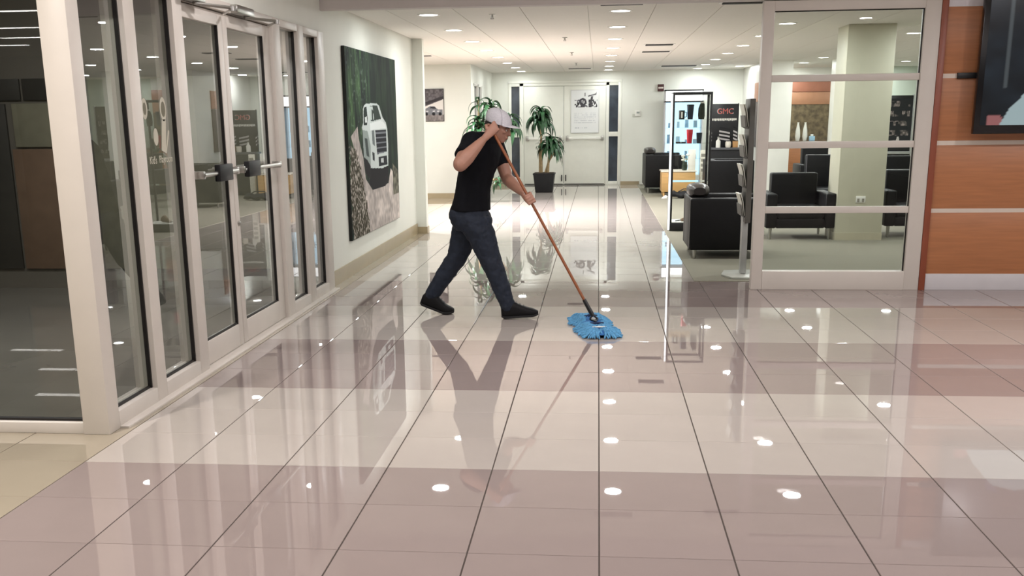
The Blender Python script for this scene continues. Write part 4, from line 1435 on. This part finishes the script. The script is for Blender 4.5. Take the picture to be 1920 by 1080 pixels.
# shirt
shirt = MB()
TEE = ((.880, -1.034, .166, .192), (.93, -1.028, .155, .182), (1.02, -1.01, .142, .168), (1.10, -.998, .140, .166), (1.22, -.965, .148, .184), (1.33, -.937, .155, .196),
       (1.415, -.922, .138, .190), (1.465, -.912, .105, .145), (1.50, -.895, .080, .088))
shirt.loft([((c, 8.745, z), frn * a, lat * b) for z, c, a, b in TEE], 28)
limb(shirt, [SH_R + Vector((.02, .05, -.01)), SH_R, SH_R.lerp(EL_R, .30)], [.092, .088, .082])
shirt.tube([SH_R.lerp(EL_R, .2), SH_R.lerp(EL_R, .66)], [.083, .078], 18)
limb(shirt, [SH_L + Vector((-.01, -.05, -.01)), SH_L, SH_L.lerp(EL_L, .30)], [.082, .074, .068])
shirt.tube([SH_L.lerp(EL_L, .2), SH_L.lerp(EL_L, .60)], [.070, .066], 18)
so_ = shifted(shirt).build('shirt', m_tee, person)
remesh(so_, .009, 3, (.022, .11))
# jeans
jn = MB()
jn.loft([((c, 8.742, z), Vector((1, -.05, 0)) * a, Vector((.05, 1, 0)) * b) for z, c, a, b in
         ((.945, -1.03, .130, .152), (.89, -1.034, .150, .172), (.84, -1.032, .168, .182), (.78, -1.03, .168, .180), (.72, -1.025, .130, .160))], 26)
limb(jn, [Vector((-.985, 8.655, .775)), LEG_R[1], LEG_R[2], LEG_R[3], Vector((-.722, 8.64, .105))], [.122, .115, .091, .077, .064], 18)
limb(jn, [Vector((-1.065, 8.825, .775)), LEG_L[1], LEG_L[2], LEG_L[3], Vector((-1.388, 8.85, .16))], [.122, .111, .086, .074, .060], 18)
jn.ell((-1.150, 8.65, .850), .050, .060, .060)
jn.ell((-.875, 8.68, .80), .030, .07, .04)
jo = shifted(jn).build('jeans', m_denim, person)
remesh(jo, .008, 4, (.018, .05))

def shoe(name, heel, d, pitch, bend=0):
    d = Vector(d).normalized()
    side = Vector((-d.y, d.x, 0))
    t = MB()
    so2 = MB()
    prof = ((0.0, .012, .075, .024), (.02, .0, .105, .036), (.07, 0, .118, .042), (.11, 0, .112, .042), (.16, 0, .088, .044), (.21, 0, .070, .050), (.255, 0, .058, .049), (.285, .004, .047, .038), (.305, .012, .036, .018))
    cp_, sp_ = math.cos(pitch), math.sin(pitch)

    def place(x, z):
        # rotate about the ball of the foot (x=.215); the toe part stays flatter when bent
        px = x - .215
        c_, s_ = (cp_, sp_)
        if px > 0 and bend:
            c_, s_ = math.cos(pitch * (1 - bend)), math.sin(pitch * (1 - bend))
        X = px * c_ + z * s_ + .215
        Z = -px * s_ + z * c_
        return Vector(heel) + d * X + Vector((0, 0, Z))
    rings, srings = [], []
    for x, z0, z1, w in prof:
        z1 *= 1.2
        w *= 1.12
        c = (place(x, z0) + place(x, z1)) / 2
        up = (place(x, z1) - place(x, z0)) / 2
        rings.append((c, side * w, up))
        c2 = (place(x, z0) + place(x, z0 + .022)) / 2
        srings.append((c2, side * (w + .004), (place(x, z0 + .022) - place(x, z0)) / 2))
    t.loft(rings, 18, power=2.6)
    sh = shifted(t).build(name, m_shoe, person, angle=60)
    so2.loft(srings, 18, power=4)
    shifted(so2).build('sole', mat('black_rubber', '#0e0e0f', .7, var=.1), sh)
    for k in range(3):
        x = .13 + .03 * k
        zt = (.102 - .014 * k) * 1.2
        shifted(MB().tube([place(x, zt) + side * -.028, place(x, zt + .010), place(x, zt) + side * .028], .0035, 5)).build('lace', m_plastic, sh)
    return sh


shoe('shoe', (-.775, 8.63, .016), (.985, .10, 0), -.06)
shoe('shoe', (-1.505, 8.845, .004), (.99, .02, 0), .36, .9)

# ================================================================ DUST MOP
MC = Vector((-.015, 8.27, 0))
mop = thing('dust_mop', 'blue dust mop with an orange wooden handle held by the person', 'mop', MC)
m_stick = mat('orange_wood_handle', '#8a4e2a', .4, var=.18, scale=6, stretch=(1, 1, .1))
m_blue1 = mat('blue_yarn', '#5b9bc6', .9, var=.25, scale=50, bump=.6, bscale=120)
m_blue2 = mat('deep_blue_cloth', '#2a68a8', .85, var=.25, scale=30, bump=.4, bscale=80)


def mshift(s):
    return shifted(s, MC)


top = H_R + AX * .038
mshift(MB().tube([MB_ + AX * .10, MB_ + AX * .4, top - AX * .02, top], [.0115, .0115, .0115, .008], 12)).build('handle', m_stick, mop)
mshift(MB().tube([MB_ - AX * .02, MB_ + AX * .02, MB_ + AX * .13], [.015, .018, .016], 12)).build('socket', m_black, mop)
ang = math.radians(98.5)
ma, mb = Vector((math.cos(ang), math.sin(ang), 0)), Vector((-math.sin(ang), math.cos(ang), 0))
q0 = MC
mshift(MB().loft([(q0 + Vector((0, 0, .058)), ma * .10, mb * .035), (q0 + Vector((0, 0, .070)), ma * .10, mb * .035)], 4, power=2)).build('swivel_plate', m_black, mop)
mshift(MB().tube([q0 + mb * .03 + Vector((0, 0, .07)), q0 + Vector((-.01, .005, .105)), q0 - mb * .03 + Vector((0, 0, .07))], .008, 8)).build('swivel_yoke', m_black, mop)
pad = MB()
NA, NR = 48, 9
vs_, fs_ = [], []
rp2 = random.Random(4)
for j in range(NR):
    q = j / (NR - 1)
    for i in range(NA):
        a = 2 * math.pi * i / NA
        ca_, sa_ = math.cos(a), math.sin(a)
        x = math.copysign(abs(ca_) ** .45, ca_) * .43 * q
        y = math.copysign(abs(sa_) ** .45, sa_) * .105 * q
        z = .060 - .032 * q ** 3 + rp2.uniform(-.006, .006) * (q > .1)
        vs_.append(q0 + ma * x + mb * y + Vector((0, 0, z)))
for j in range(NR - 1):
    for i in range(NA):
        i2 = (i + 1) % NA
        fs_.append((j * NA + i, j * NA + i2, (j + 1) * NA + i2, (j + 1) * NA + i))
pad.add(vs_, fs_)
mshift(pad).build('pad', m_blue2, mop, angle=80)
fr = MB()
NS = 760
for i in range(NS):
    a = 2 * math.pi * (i + rp2.random()) / NS
    ca_, sa_ = math.cos(a), math.sin(a)
    sx, sy = math.copysign(abs(ca_) ** .45, ca_), math.copysign(abs(sa_) ** .45, sa_)
    f0 = rp2.uniform(.42, 1.0)
    p0 = Vector((sx * .43 * f0, sy * .105 * f0, .062 - .030 * f0 ** 3))
    o = Vector((ca_ * .5 + rp2.uniform(-.3, .3), sa_ + rp2.uniform(-.3, .3), 0)).normalized()
    ln = rp2.uniform(.055, .085)
    zz = lambda p: max(.008, .060 - .036 * min(1.35, max(abs(p.x) / .43, abs(p.y) / .105)) ** 3)
    p1 = p0 + o * ln * .4
    p1.z = zz(p1) + rp2.uniform(.004, .012)
    p2 = p0 + o * ln * .8
    p2.z = zz(p2) + .004
    p3 = p0 + o * ln
    p3.z = max(.007, zz(p3) - .006)
    W = lambda p: q0 + ma * p.x + mb * p.y + Vector((0, 0, p.z))
    fr.tube([W(p0), W(p1), W(p2), W(p3)], [.005, .0075, .007, .005], 5)
fo = mshift(fr).build('fringe', m_blue1, mop, angle=80)
fo['kind'] = 'stuff'
lb = [q0 - ma * .30 + mb * .00, q0 - ma * .20 + mb * .00]
mshift(MB().loft([(q0 - ma * .285 + Vector((0, 0, .058)), ma * .012 + mb * .0, mb * .055), (q0 - ma * .285 + Vector((0, 0, .066)), ma * .012, mb * .055)], 4, power=2)).build('tie_tape', m_white, mop)
for x in (-.16, .16):
    mshift(MB().tube([q0 + ma * x + mb * -.05 + Vector((0, 0, .064)), q0 + ma * (x * 1.1) + Vector((0, 0, .07)), q0 + ma * x + mb * .05 + Vector((0, 0, .062))], .010, 6)).build('tie', mat('navy_tie', '#16284a', .8, var=.2), mop)
